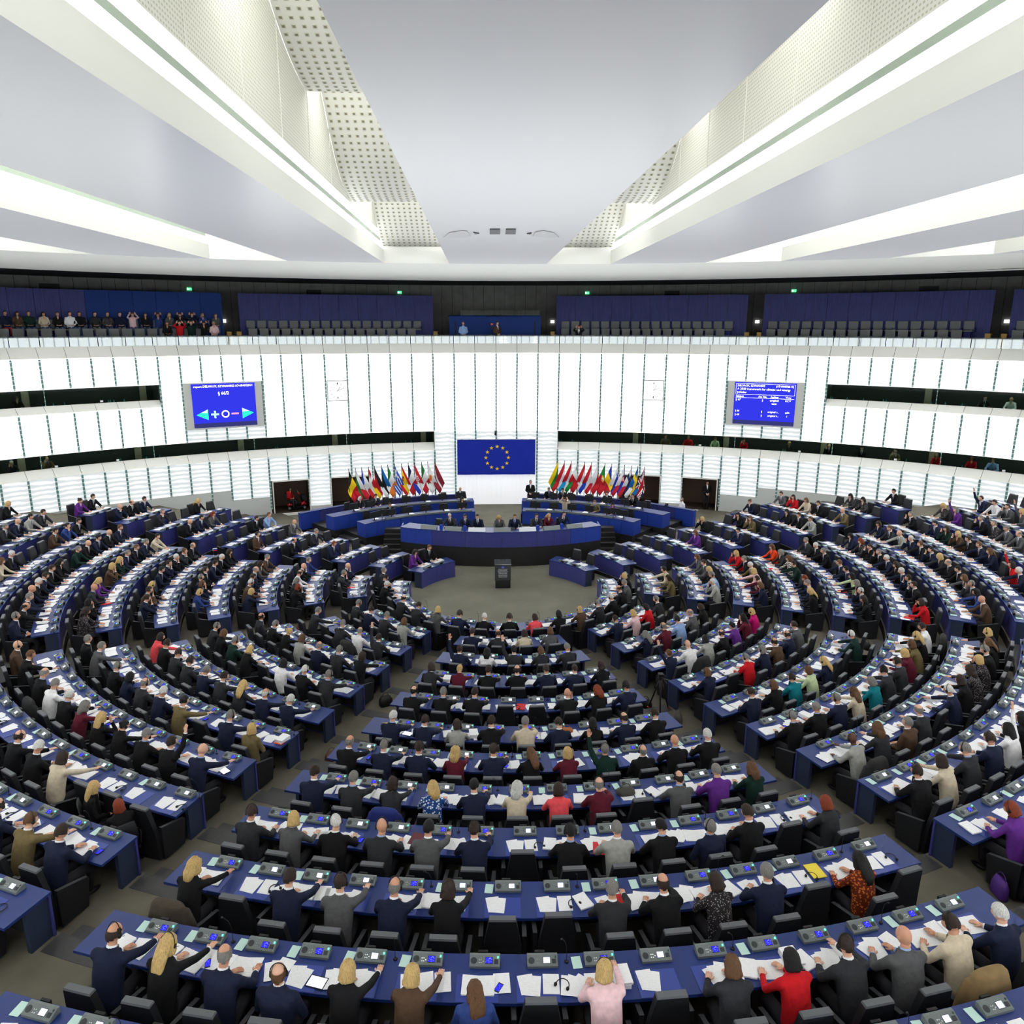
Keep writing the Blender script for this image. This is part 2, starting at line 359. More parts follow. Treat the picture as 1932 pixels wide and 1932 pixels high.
for j, a in enumerate(MUL):
    segs = [(0.42 if abs(a) < 23 else 1.8, 3.58), (4.8, 9.56)]
    if abs(a) < 6.3: segs = [(0.42, 9.56)]
    elif abs(a) > 31.9: segs = [(1.8, 3.58), (4.8, 6.83), (8.1, 9.56)]
    elif 22.9 < abs(a) < 29.8: segs = [(1.2, 3.58), (4.8, 5.5), (8.12, 9.56)]
    elif 12.8 < abs(a) < 16.9 or 19.2 < abs(a) < 22.7: segs[0] = (2.16, 3.58)
    for z0, z1 in segs:
        if (z0, z1) not in mul_cache:
            b = MB(); b.box((0, 0, (z1-z0)/2), (0.10, 0.05, z1-z0)); mul_cache[(z0, z1)] = b.mesh('mullion', 'mullion_teal')
        link('mullion', mul_cache[(z0, z1)], wall_back, loc=wpt(a, z0, RW-0.02), rz=-rad(a))
# white sloped ledges under the window bands and the gallery parapet, one panel per bay
def ledge(bays, z0, z1, r0=RW-0.03, r1=RW+0.5, parent=None, name='ledge_panel', lean=0.35):
    cache = {}
    for a, b_ in bays:
        d = 0.018; w_ = b_-a; key = round(w_, 3)
        if key not in cache:
            b = MB(); q = lambda p, z, r: Vector((r*math.sin(rad(p)), r*math.cos(rad(p)), z))
            b.hexa([q(-w_/2+d, z0, r0), q(w_/2-d, z0, r0), q(w_/2-d, z0-0.02, r1+0.1), q(-w_/2+d, z0-0.02, r1+0.1), q(-w_/2+d, z1, r1), q(w_/2-d, z1, r1), q(w_/2-d, z1, r1+0.1), q(-w_/2+d, z1, r1+0.1)])
            cache[key] = b.mesh(name, 'warm_white')
        link(name, cache[key], parent, loc=(WC[0], WC[1], 0), rz=-rad((a+b_)/2))
bays = list(zip(MUL[:-1], MUL[1:]))
ledge([p for p in bays if abs(sum(p)/2) > 6.3], 3.60, 4.0, parent=wall_back)
ledge([p for p in bays if abs(sum(p)/2) > 31.75], 6.86, 7.2, parent=wall_back)
ledge(bays, 9.6, 10.15, parent=wall_back, name='parapet_panel')
# rest of the round hall behind the camera: same glowing wall, plain
b = MB()
for k in range(60, 300, 4):
    wall_box(b, k, k+4, 0, 9.6, RW, RW+0.2, 1); wall_box(b, k, k+4, 9.6, 13.9, RW, RW+0.2, 2)
    wall_box(b, k-.06, k+.06, 0, 9.6, RW-0.06, RW, 2); wall_box(b, k+1.94, k+2.06, 0, 9.6, RW-0.06, RW, 2); wall_box(b, k, k+4, 3.7, 4.6, RW-0.08, RW, 2)
for k in (56.6, -60):
    wall_box(b, k, k+3.4, 0, 9.6, RW, RW+0.2, 1); wall_box(b, k, k+3.4, 9.6, 13.9, RW, RW+0.2, 2)
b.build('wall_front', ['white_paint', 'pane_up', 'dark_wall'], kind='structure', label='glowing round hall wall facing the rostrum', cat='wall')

# ---------------------------------------------------------------- interpreter booth windows
glow('booth_fill', (1, .97, .9), 5.0, True); mat('booth_dark', srgb(40, 46, 44), 0.8); mat('booth_desk', srgb(46, 54, 52), 0.6); mat('curtain_beige', srgb(150, 138, 118), 0.9)
def glass_mat(name, tint, refl):
    m = bpy.data.materials.new(name); m.use_nodes = True; MATS[name] = m; nt = m.node_tree; N = nt.nodes; N.clear()
    o = N.new('ShaderNodeOutputMaterial'); mx = N.new('ShaderNodeMixShader'); t = N.new('ShaderNodeBsdfTransparent'); g = N.new('ShaderNodeBsdfGlossy')
    lw = N.new('ShaderNodeLayerWeight'); lw.inputs[0].default_value = refl; t.inputs[0].default_value = (*tint, 1); g.inputs['Roughness'].default_value = 0.02
    nz = N.new('ShaderNodeTexNoise'); nz.inputs['Scale'].default_value = 0.5; bp = N.new('ShaderNodeBump'); bp.inputs['Strength'].default_value = 0.12
    tc = N.new('ShaderNodeTexCoord'); nt.links.new(tc.outputs['Object'], nz.inputs['Vector']); nt.links.new(nz.outputs['Fac'], bp.inputs['Height']); nt.links.new(bp.outputs[0], g.inputs['Normal'])
    nt.links.new(lw.outputs['Fresnel'], mx.inputs[0]); nt.links.new(t.outputs[0], mx.inputs[1]); nt.links.new(g.outputs[0], mx.inputs[2]); nt.links.new(mx.outputs[0], o.inputs[0])
glass_mat('booth_glass', (0.62, 0.72, 0.68), 0.12); glass_mat('rail_glass', (0.72, 0.78, 0.76), 0.62)
BOOTHS = [(-56, -6.36, 4.0, 4.74), (6.36, 56, 4.0, 4.74), (-56, -31.7, 7.22, 8.04), (31.7, 56, 7.22, 8.04)]
for bi, (p0, p1, z0, z1) in enumerate(BOOTHS):
    b = MB(); n = int((p1-p0)/3)
    for k in range(n):
        q0, q1 = p0+(p1-p0)*k/n, p0+(p1-p0)*(k+1)/n
        wall_box(b, q0, q1, z0-0.92, z0-0.88, RW+0.3, RW+2.4); wall_box(b, q0, q1, z1+0.75, z1+0.8, RW+0.2, RW+2.4); wall_box(b, q0, q1, z0-0.92, z1+0.8, RW+2.4, RW+2.5)
        wall_box(b, q0, q1, z0-0.16, z0-0.12, RW+0.66, RW+1.25, 1)
        wall_box(b, q0, q1, z1-0.0, z1+0.8, RW+0.15, RW+0.2, 2)
    for q in (p0, p1): wall_box(b, q-0.04, q+0.04, z0-0.5, z1+0.8, RW+0.1, RW+2.5)
    for k in range(n):
        q0, q1 = p0+(p1-p0)*k/n, p0+(p1-p0)*(k+1)/n; wall_box(b, q0+.4, q1-.4, z1+.72, z1+.74, RW+1.0, RW+1.3, 3)  # glowing strips added under the booth ceilings to brighten the interiors
    wn = b.build('window_%d' % (bi+1), ['booth_dark', 'booth_desk', 'white_paint', 'booth_fill'], kind='structure', cat='window',
                 label=('lower' if bi < 2 else 'upper')+' band of dark interpreter booth windows on the '+('left' if bi % 2 == 0 else 'right')+' of the flag wall')
    k = 0; q = p0 if p0 > 0 else p1; sgn = 1 if p0 > 0 else -1; step = 8.75
    while (q < p1-0.5 if p0 > 0 else q > p0+0.5):
        e = q+sgn*step; e = min(e, p1) if sgn > 0 else max(e, p0); lo, hi = min(q, e), max(q, e)
        b = MB(); m_ = 6
        for s in range(m_): wall_box(b, lo+(hi-lo)*s/m_, lo+(hi-lo)*(s+1)/m_, z0, z1, RW+0.6, RW+0.612)
        b.build('pane', ['booth_glass'], wn)
        b = MB(); wall_box(b, hi-0.03, hi+0.03, z0, z1, RW+0.57, RW+0.6); b.build('mullion', ['mullion_teal'], wn)
        b = MB(); wall_box(b, lo+(hi-lo)*0.86, lo+(hi-lo)*0.92, z0-0.4, z1+0.5, RW+1.9, RW+2.0); b.build('curtain', ['curtain_beige'], wn)
        q = e
# ---------------------------------------------------------------- doorways
for di, (p0, p1, dark) in enumerate([(-22.55, -19.05, 0), (-16.95, -12.72, 1), (12.72, 16.95, 0), (19.05, 22.55, 0)]):
    b = MB()
    wall_box(b, p0, p1, -0.02, 0.12, RW-0.25, RW+2.2, 2); wall_box(b, p0, p1, 0.12, 0.14, RW-0.02, RW+2.2, 1)
    wall_box(b, p0, p1, 0.12, 2.6, RW+1.9, RW+2.0, 0); wall_box(b, p0-0.1, p0, 0, 2.6, RW, RW+2.2, 0); wall_box(b, p1, p1+0.1, 0, 2.6, RW, RW+2.2, 0)
    wall_box(b, p0, p1, 2.12, 2.6, RW+0.1, RW+2.2, 0)
    dr = b.build('door_%d' % (di+1), ['door_brown', 'door_dark', 'white_paint'], kind='structure', cat='doorway',
                 label=['open brown doorway holding the mobility scooter', 'dark doorway behind the black yellow red flag', 'brown doorway behind the rightmost flags', 'brown doorway where the guard stands'][di])
    b = MB()
    for q in (p0, p1): wall_box(b, q-0.05, q+0.05, 0, 2.12, RW-0.06, RW+0.1)
    wall_box(b, p0, p1, 2.07, 2.15, RW-0.06, RW+0.1); b.build('frame', ['white_paint'], dr)
    if dark or di == 2:
        b = MB(); wall_box(b, (p0+p1)/2-0.02, (p0+p1)/2+0.02, 0.14, 2.1, RW+1.86, RW+1.9); b.build('door_seam', ['door_dark'], dr)

# ---------------------------------------------------------------- visitors' gallery
g = MB(); n = 58
for k in range(n):
    a, b_ = -58+116*k/n, -58+116*(k+1)/n
    wall_box(g, a, b_, 9.5, 9.7, RW+0.5, RW+1.8, 0); wall_box(g, a, b_, 9.5, 10.08, RW+1.8, RW+2.75, 0); wall_box(g, a, b_, 9.5, 10.55, RW+2.75, RW+6.2, 0)
    wall_box(g, a, b_, 10.5, 13.95, RW+6, RW+6.15, 1); wall_box(g, a, b_, 13.9, 14.0, RW-0.6, RW+6.2, 2)
for q in (-58, 58): wall_box(g, q-0.1, q+0.1, 9.5, 14, RW+0.1, RW+6.2, 1)
gal = g.build('floor_gallery', ['black_soft', 'dark_wall', 'black_soft'], kind='structure', cat='floor', label='dark stepped floor of the visitors gallery with black rear wall')
seam = MB()
for k in range(-56, 57, 1): wall_box(seam, k-0.012, k+0.012, 10.6, 13.9, RW+5.97, RW+6.01)
seam.build('wall_seam', ['black'], gal, kind='stuff')
cache = None
for k in range(-27, 27):
    a = k*2.12+0.03; b_ = a+2.06
    if cache is None:
        b = MB(); q = lambda p, z, r: Vector((r*math.sin(rad(p)), r*math.cos(rad(p)), z)); h = 1.03
        b.hexa([q(-h, 10.12, RW+0.55), q(h, 10.12, RW+0.55), q(h, 10.12, RW+0.565), q(-h, 10.12, RW+0.565), q(-h, 10.68, RW+0.55), q(h, 10.68, RW+0.55), q(h, 10.68, RW+0.565), q(-h, 10.68, RW+0.565)])
        cache = b.mesh('glass_rail_pane', 'rail_glass')
    link('glass_rail_pane', cache, gal, loc=(WC[0], WC[1], 0), rz=-rad((a+b_)/2))
SCREENS = [(-43.0, -25.2, 1), (-23.8, -5.98, 0), (5.98, 23.8, 0), (25.2, 42.9, 0), (44.1, 57, 0), (-57, -44.4, 0)]
for p0, p1, pl_ in SCREENS:
    root = None; n = max(3, round((p1-p0)/1.78))
    for k in range(n):
        a, b_ = p0+(p1-p0)*k/n, p0+(p1-p0)*(k+1)/n; b = MB(); g_ = 0.012
        wall_box(b, a+g_, b_-g_, 10.6, 13.12, RW+3.5, RW+3.58)
        b.build('screen_panel', ['gallery_blue_plain' if pl_ and k > 3 else 'gallery_blue'], gal)
b = MB()
n = 9
for k in range(n):
    a, b_ = -4.48+8.96*k/n, -4.48+8.96*(k+1)/n; wall_box(b, a, b_, 9.7, 11.87, RW+2.5, RW+2.6); wall_box(b, a, b_, 11.8, 11.87, RW+2.5, RW+4)
b.build('camera_platform', ['gallery_blue_plain'], gal)
for k in range(4):
    b = MB(); a = -3.4+1.95*k; wall_box(b, a, a+1.9, 11.87, 12.2, RW+2.52, RW+2.535); b.build('glass_rail_pane', ['rail_glass'], gal)
for s in (-1, 1):
    b = MB(); wall_box(b, s*3.9-0.06, s*3.9+0.06, 10.2, 11.5, RW+2.44, RW+2.49); b.build('door_handle', ['black'], gal)
for p in (-24.9, -24.05, -5.85, 5.65, 23.95, 25.05, 42.95, 44.05):
    for j, (r, z) in enumerate([(1.5, 9.98), (1.9, 10.3), (2.3, 10.6), (2.7, 10.86)]):
        b = MB(); wall_box(b, p-0.2, p+0.2, 9.6, z, RW+r, RW+r+0.42); b.build('step', ['brass_step'], gal)
for p0, p1 in ((-38.4, -37.0), (-17.45, -16.15), (16.05, 17.4), (37.05, 38.45)):
    b = MB(); wall_box(b, p0, p1, 12.9, 13.5, RW+5.9, RW+6.02); wall_box(b, p0-0.15, p1+0.15, 12.9, 13.62, RW+5.95, RW+6.02, 1); b.build('recess', ['black', 'dark_wall'], gal)

# ---------------------------------------------------------------- ceiling: long wing panels with lit slots between
ZP = 14.47; TH = 0.68
def fasc(phi):
    if abs(phi) > 75: return 34.0
    return min(34.0, 30.25+2*(math.sin(rad(phi))*31/20)**2)
b = MB(); n = 90
for k in range(n):
    a, c_ = -180+360*k/n, -180+360*(k+1)/n
    P = lambda p, z, r: wpt(p, z, r)
    b.add([P(a, 13.84, 34.75), P(c_, 13.84, 34.75), P(c_, ZP, fasc(c_)), P(a, ZP, fasc(a))], [(0, 1, 2, 3)], 0)
    b.add([P(a, ZP, fasc(a)), P(c_, ZP, fasc(c_)), P(c_, 20.5, fasc(c_)), P(a, 20.5, fasc(a))], [(0, 1, 2, 3)], 0)
    b.add([P(a, 13.84, 34.75), P(c_, 13.84, 34.75), P(c_, 14.0, 35.3), P(a, 14.0, 35.3)], [(0, 1, 2, 3)], 1)
b.prism([tuple(wpt(a, 0, 34.5)[:2]) for a in range(0, 360, 4)], 20.4, 20.6, 0)
mat('fascia_white', srgb(252, 252, 247), 0.6, spec=0.3)
ceil = b.build('ceiling', ['fascia_white', 'black_soft'], kind='structure', cat='ceiling', label='white ceiling with long grey wing panels and lit slots')
def yend(x, s=1):
    lo, hi = 0.0, 89.0
    for _ in range(40):
        m_ = (lo+hi)/2
        if fasc(m_)*math.sin(rad(m_)) < abs(x): lo = m_
        else: hi = m_
    return WC[1]+s*fasc(lo)*math.cos(rad(lo))
WINGS = [(-2.6, 2.6), (6.05, 10.85), (14.45, 19.0), (22.6, 27.0), (-10.85, -6.05), (-19.0, -14.45), (-27.0, -22.6)]
for x0, x1 in WINGS:
    b = MB(); pts = [(x0, yend(x0)-0.02), (x1, yend(x1)-0.02), (x1, yend(x1, -1)+0.02), (x0, yend(x0, -1)+0.02)]
    b.prism(pts, ZP, ZP+TH, 1)
    b.m[0] = 0   # underside
    b.build('wing_panel', ['grey_gloss', 'beam_white'], ceil)
glow('cove_glow', (1, 1, 1), COVE_GLOW, True); glow('slot_fill', (1, 1, 0.99), SLOT_FILL, True); glow('soft_strip', (0.95, 0.99, 0.98), 1.15)
def slot(x0, x1):   # x0 < x1: one slot between two wings
    y0, y1 = yend(max(abs(x0), abs(x1)), -1)+0.1, min(yend(x0), yend(x1))-0.05
    for xs, s in ((x0, -1), (x1, 1)):
        xw = xs+s*0.1
        def wallq(z0, z1, m_, name, yy1=y1):
            b = MB(); b.box((xw+s*0.06, (y0+yy1)/2, (z0+z1)/2), (0.1, yy1-y0, z1-z0)); return b.build(name, [m_], ceil)
        wallq(ZP+TH, 15.53, 'cove_glow', 'cove_lamp'); wallq(15.53, 15.69, 'green_glass', 'glass_strip'); wallq(15.69, 16.05, 'soft_strip', 'cove_glass'); wallq(16.05, 20.4, 'slat_wall', 'slat_wall')
        for k in range(18):   # joints of the slatted cladding
            yy = y0+(y1-y0)*k/18; b = MB(); b.box((xw-s*0.002, yy, 18.2), (0.02, 0.02, 4.3)); b.build('cladding_joint', ['warm_white'], ceil)
    b = MB(); b.box(((x0+x1)/2, (y0+y1)/2-1, 20.3), (x1-x0-0.6, y1-y0-2, 0.05)); b.build('slot_fill', ['slot_fill'], ceil)  # added light panel closing the slot from above
for x0, x1 in ((2.6, 6.05), (-6.05, -2.6), (10.85, 14.45), (-14.45, -10.85), (19.0, 22.6), (-22.6, -19.0)): slot(x0, x1)
# wave-shaped acoustic shells in the two inner slots, punched with square openings
mat('shell_white', srgb(243, 243, 236), 0.55); mat('shell_hole', srgb(150, 146, 128), 0.8); mat('shell_rim', srgb(222, 220, 204), 0.6)
def bez(p, n):
    out = []
    for k in range(n+1):
        t = k/n; a = (1-t)**3; b_ = 3*t*(1-t)**2; c_ = 3*t*t*(1-t); d_ = t**3
        out.append((a*p[0][0]+b_*p[1][0]+c_*p[2][0]+d_*p[3][0], a*p[0][1]+b_*p[1][1]+c_*p[2][1]+d_*p[3][1]))
    return out
SHELLS = [bez([(-10.6, 20.3), (-9.2, 19.9), (-7.6, 18.2), (-4.4, 18.1)], 18), bez([(-2.6, 18.9), (-1.2, 18.4), (-0.6, 16.2), (3.2, 16.15)], 20), bez([(8.9, 17.2), (9.6, 16.75), (10.2, 16.2), (12.3, 15.3)], 12),
          bez([(-20, 20.3), (-18, 19.6), (-16, 18.4), (-13, 18.2)], 16)]
for s in (-1, 1):
    xa, xb = s*6.13, s*2.62
    for pr in SHELLS:
        b = MB(); m_ = len(pr)
        vs = [(xa, y, z) for y, z in pr]+[(xb, y, z) for y, z in pr]+[(xa, y+0.03, z+0.06) for y, z in pr]+[(xb, y+0.03, z+0.06) for y, z in pr]
        b.add(vs, [(k, k+1, m_+k+1, m_+k) for k in range(m_-1)]+[(2*m_+k, 3*m_+k, 3*m_+k+1, 2*m_+k+1) for k in range(m_-1)]+[(0, m_, 3*m_, 2*m_), (m_-1, 3*m_-1+0, 4*m_-1, 2*m_-1)], 0, True)
        sh = b.build('acoustic_shell', ['shell_white'], ceil)
        hb = MB(); L = [0]
        for k in range(1, m_): L.append(L[-1]+math.hypot(pr[k][0]-pr[k-1][0], pr[k][1]-pr[k-1][1]))
        nrow = int(L[-1]/0.27)
        for r in range(nrow):
            t = (r+0.5)/nrow*L[-1]; k = max(i for i in range(m_-1) if L[i] <= t); u = (t-L[k])/(L[k+1]-L[k])
            y = pr[k][0]+(pr[k+1][0]-pr[k][0])*u; z = pr[k][1]+(pr[k+1][1]-pr[k][1])*u
            dy, dz = (pr[k+1][0]-pr[k][0]), (pr[k+1][1]-pr[k][1]); l = math.hypot(dy, dz); dy /= l; dz /= l
            T = Vector((0, dy, dz)); Nn = Vector((0, dz, -dy));
            if Nn.z > 0: Nn = -Nn
            X = Vector((1, 0, 0))
            nc = 13
            for c_ in range(nc):
                x = xa+(xb-xa)*(c_+0.5)/nc; C = Vector((x, y, z)); h = 0.062; o = Nn*0.012
                q = [C+X*(h*i)+T*(h*j) for i, j in ((-1, -1), (1, -1), (1, 1), (-1, 1))]
                qi = [C+X*(h*.62*i)+T*(h*.62*j)+o for i, j in ((-1, -1), (1, -1), (1, 1), (-1, 1))]
                qo = [p+o for p in q]
                hb.add(qo+qi+q, [(0, 1, 5, 4), (1, 2, 6, 5), (2, 3, 7, 6), (3, 0, 4, 7), (8, 9, 1, 0), (9, 10, 2, 1), (10, 11, 3, 2), (11, 8, 0, 3)], 1)
                qd = [p+Nn*0.004 for p in qi]; hb.add(qd, [(0, 1, 2, 3)], 0)
        hb.build('punched_openings', ['shell_hole', 'shell_rim'], sh, kind='stuff')
# ventilation flaps near the end of the middle wing
mat('flap_grey', srgb(92, 90, 92), 0.6); mat('flap_light', srgb(206, 204, 206), 0.4)
def on_ceiling(px, py):
    x = (px-PPX)/FPX; y = (PPY-py)/FPX; v = cf_+cr_*x+cu_*y; t = (ZP-CAM.z)/v.z; return CAM+v*t
for poly, m_ in (([(924, 431.5), (943.5, 431.5), (943.5, 440.5), (924, 440.5)], 'flap_grey'), ([(954.5, 431.5), (973.5, 431.5), (972.5, 440.5), (953.5, 440.5)], 'flap_grey'),
                 ([(837, 447), (848, 438), (872, 434), (881, 435), (888, 444), (866, 446)], 'flap_light'), ([(1005, 445), (1010, 437), (1025, 434), (1045, 438), (1055, 447), (1030, 446)], 'flap_light'),
                 ([(893, 437), (904, 439.5), (896, 440.5)], 'flap_grey'), ([(1003, 438.5), (1000, 441.5), (994, 440)], 'flap_grey')):
    pts = [on_ceiling(*p) for p in poly]; b = MB(); b.prism([(p.x, p.y) for p in pts], ZP-0.03, ZP+0.02); b.build('ventilation_flap', [m_], ceil)
# ================================================================ desks, consoles, chairs
mat('desk_blue', srgb(26, 48, 112), 0.42, spec=0.45, var=0.07, vscale=5)
mat('front_blue', srgb(60, 62, 128), 0.32, spec=0.5, var=0.14, vscale=3, stretch=(14, 14, 0.6))
mat('edge_slate', srgb(44, 54, 78), 0.5)
mat('pad_violet', srgb(46, 66, 150), 0.3, spec=0.5)
mat('console_grey', srgb(108, 116, 116), 0.5, var=0.06, vscale=30)
mat('console_dark', srgb(52, 56, 58), 0.6)
mat('chair_black', srgb(27, 28, 32), 0.55, spec=0.35)
mat('arm_top_lit', srgb(56, 58, 62), 0.6); mat('chair_top_lit', srgb(94, 96, 100), 0.6)  # lighter top edges: light from above put into the colour
mat('paper', srgb(244, 244, 246), 0.85, spec=0.2)
def print_mat():
    m = mat('printed', srgb(244, 244, 246), 0.85, spec=0.2); nt = m.node_tree; N = nt.nodes; b = N['Principled BSDF']; Lk = nt.links.new
    tc = N.new('ShaderNodeTexCoord'); s = N.new('ShaderNodeSeparateXYZ'); Lk(tc.outputs['Object'], s.inputs[0])
    k = N.new('ShaderNodeMath'); k.operation = 'MULTIPLY'; k.inputs[1].default_value = 2*PI*62; Lk(s.outputs['Y'], k.inputs[0]); c = N.new('ShaderNodeMath'); c.operation = 'SINE'; Lk(k.outputs[0], c.inputs[0])
    nz = N.new('ShaderNodeTexNoise'); nz.inputs['Scale'].default_value = 28; Lk(tc.outputs['Object'], nz.inputs['Vector'])
    ml = N.new('ShaderNodeMath'); ml.operation = 'MULTIPLY'; Lk(c.outputs[0], ml.inputs[0]); Lk(nz.outputs['Fac'], ml.inputs[1])
    r = N.new('ShaderNodeValToRGB'); r.color_ramp.elements[0].position = 0.28; r.color_ramp.elements[0].color = (*srgb(245, 245, 247), 1); r.color_ramp.elements[1].position = 0.5; r.color_ramp.elements[1].color = (*srgb(222, 223, 227), 1)
    Lk(ml.outputs[0], r.inputs[0]); Lk(r.outputs[0], b.inputs['Base Color'])
print_mat()
mat('mint', srgb(196, 226, 218), 0.8); mat('folder_red', srgb(206, 40, 44), 0.6); mat('folder_yellow', srgb(238, 214, 70), 0.7); mat('folder_maroon', srgb(94, 28, 40), 0.5); mat('folder_orange', srgb(236, 96, 48), 0.6)
mat('led_off', srgb(40, 70, 60), 0.4); mat('chrome', srgb(190, 192, 196), 0.25, metal=1.0)
glow('led_green', (0.05, 0.9, 0.45), 3.0); glow('led_red', (0.9, 0.06, 0.05), 2.0)
def screen_mat(name, bg, fg, st):
    m = bpy.data.materials.new(name); m.use_nodes = True; MATS[name] = m; nt = m.node_tree; N = nt.nodes; N.clear(); Lk = nt.links.new
    o = N.new('ShaderNodeOutputMaterial'); e = N.new('ShaderNodeEmission'); Lk(e.outputs[0], o.inputs[0]); e.inputs[1].default_value = st
    tc = N.new('ShaderNodeTexCoord'); v = N.new('ShaderNodeTexVoronoi'); v.inputs['Scale'].default_value = 60; Lk(tc.outputs['Object'], v.inputs['Vector'])
    r = N.new('ShaderNodeValToRGB'); r.color_ramp.elements[0].position = 0.12; r.color_ramp.elements[0].color = (*fg, 1); r.color_ramp.elements[1].position = 0.3; r.color_ramp.elements[1].color = (*bg, 1)
    Lk(v.outputs['Distance'], r.inputs[0]); Lk(r.outputs[0], e.inputs[0]); m.cycles.emission_sampling = 'NONE'
screen_mat('screen_blue', srgb(38, 40, 190), srgb(190, 190, 250), 0.9); screen_mat('screen_white', srgb(205, 212, 250), srgb(120, 130, 235), 0.9); screen_mat('screen_tablet', srgb(214, 222, 245), srgb(120, 140, 210), 0.8)

def console_mesh():
    w_, d_ = 0.40, 0.165
    b = MB(); b.extrude_x([(-d_/2, 0), (d_/2, 0), (d_/2, 0.085), (d_/2-0.035, 0.09), (-d_/2, 0.035)], -w_/2, w_/2, 0)
    M = Matrix.Rotation(math.atan2(0.055, 0.135), 3, 'X')
    def top(x, u): return Vector((x, -d_/2+u*math.cos(math.atan2(0.055, 0.135)), 0.035+u*math.sin(math.atan2(0.055, 0.135))))
    b.box(top(0.02, 0.07), (0.34, 0.115, 0.004), 0, M)
    parts = {'body': b.mesh('console_body', 'console_grey')}
    b = MB(); b.box(top(0.055, 0.072), (0.098, 0.082, 0.010), 1, M); b.box(top(0.055, 0.072)+Vector((0, -0.001, 0.003)), (0.088, 0.072, 0.010), 0, M)
    parts['screen'] = b
    b = MB(); C = top(-0.145, 0.07); ring = [C+M @ Vector((0.042*math.cos(2*PI*k/14), 0.042*math.sin(2*PI*k/14), 0.004)) for k in range(14)]
    b.add([C+M @ Vector((0, 0, 0.008))]+ring, [(0, 1+k, 1+(k+1) % 14) for k in range(14)]); parts['speaker'] = b.mesh('console_speaker', 'console_dark')
    b = MB()
    for x, u in ((-0.07, 0.045), (-0.045, 0.045), (-0.07, 0.08), (-0.045, 0.08), (-0.02, 0.06)): b.box(top(x, u), (0.014, 0.011, 0.012), 0, M)
    parts['buttons_']=b; b2 = MB(); b2.box(top(0.15, 0.06), (0.052, 0.05, 0.02), 0, M); parts['card_slot'] = b2.mesh('card_slot', 'console_dark'); parts['buttons'] = b.mesh('console_buttons', ['chrome', 'console_dark'])
    b = MB(); b.box(top(0.172, 0.112), (0.018, 0.022, 0.022), 0, M); parts['lamp'] = b
    b = MB(); b.box((-0.03, d_/2+0.03, 0.045), (0.13, 0.035, 0.085), 0); b.box((-0.03, d_/2+0.012, 0.06), (0.05, 0.002, 0.022), 1)
    parts['number_plate'] = b.mesh('number_plate', ['black', 'console_grey'])
    return parts
CP = console_mesh()
CP['screen_blue'] = CP['screen'].mesh('console_screen', ['screen_blue', 'black']); CP['screen_white'] = CP['screen'].mesh('console_screen', ['screen_white', 'black'])
CP['lamp_on'] = CP['lamp'].mesh('vote_lamp', ['led_green']); CP['lamp_off'] = CP['lamp'].mesh('vote_lamp', ['led_off'])
def chair_parts():
    P = {}
    b = MB(); b.box((0, 0.0, 0.345), (0.5, 0.52, 0.09)); P['seat'] = b.mesh('seat', 'chair_black')
    def lay(z, w_, y, t): return [Vector((-w_/2, y-t, z)), Vector((w_/2, y-t, z)), Vector((w_/2, y, z)), Vector((-w_/2, y, z))]
    b = MB(); L = [lay(0.06, 0.58, -0.27, 0.07), lay(0.60, 0.54, -0.285, 0.08), lay(1.10, 0.385, -0.345, 0.10), lay(1.13, 0.37, -0.355, 0.085)]
    vs = [v for q in L for v in q]; fs = [(3, 2, 1, 0)]
    for k in range(3): fs += [(4*k+m, 4*k+(m+1) % 4, 4*k+4+(m+1) % 4, 4*k+4+m) for m in range(4)]
    b.add(vs, fs, 0); b.add(L[3], [(0, 1, 2, 3)], 1); b.m[9:13] = [1]*4
    P['backrest'] = b.mesh('backrest', ['chair_black', 'chair_top_lit'])
    for s in (-1, 1):
        b = MB(); b.extrude_x([(-0.27, 0.04), (0.20, 0.04), (0.27, 0.50), (0.25, 0.55), (-0.28, 0.70)], s*0.315-0.03, s*0.315+0.03, 0); b.m = [0]*len(b.f)
        b.extrude_x([(0.272, 0.503), (0.252, 0.557), (-0.28, 0.707), (-0.28, 0.70), (0.25, 0.55), (0.27, 0.50)], s*0.315-0.032, s*0.315+0.032, 1)
        P['armrest%d' % s] = b.mesh('armrest', ['chair_black', 'arm_top_lit'])
    b = MB(); b.box((0, -0.03, 0.15), (0.46, 0.4, 0.30)); P['base'] = b.mesh('base', 'chair_black')
    return P
CH = chair_parts()
def me_to_mb(me, b, M, mo=0):
    b.v_off = len(b.v)
    b.v += [tuple(M @ v.co) for v in me.vertices]
    for p in me.polygons: b.f.append(tuple(i+b.v_off for i in p.vertices)); b.m.append(p.material_index+mo); b.sm.append(p.use_smooth)

# ---------------------------------------------------------------- seats
PITCH_SEAT = 0.757
BLOCKS = {}
def add_block(key, name, rings, ea, eb): BLOCKS[key] = (name, rings, ea, eb)
add_block('F', 'front ring round the well', [0], lambda i: -189.3, lambda i: 9.3)
add_block('C', 'centre block', range(1, 12), lambda i: th(CL, RR[i]), lambda i: th(CRR, RR[i]))
add_block('A', 'centre-left block', range(1, 12), lambda i: th(SWF, RR[i]), lambda i: th(SWR, RR[i]))
add_block('B', 'centre-right block', range(1, 12), lambda i: th(SEL, RR[i]), lambda i: th(SEF, RR[i]))
add_block('W', 'left block', range(1, 12), lambda i: th(WF, RR[i]), lambda i: th(WN, RR[i]))
add_block('E', 'right block', range(1, 12), lambda i: th(EN, RR[i]), lambda i: th(EF, RR[i]))
add_block('L', 'far left block', range(0, 10), lambda i: NWFAR[i], lambda i: th(NWN, RR[i]))
add_block('R', 'far right block', range(0, 10), lambda i: th(NEN, RR[i]), lambda i: NEFAR[i])
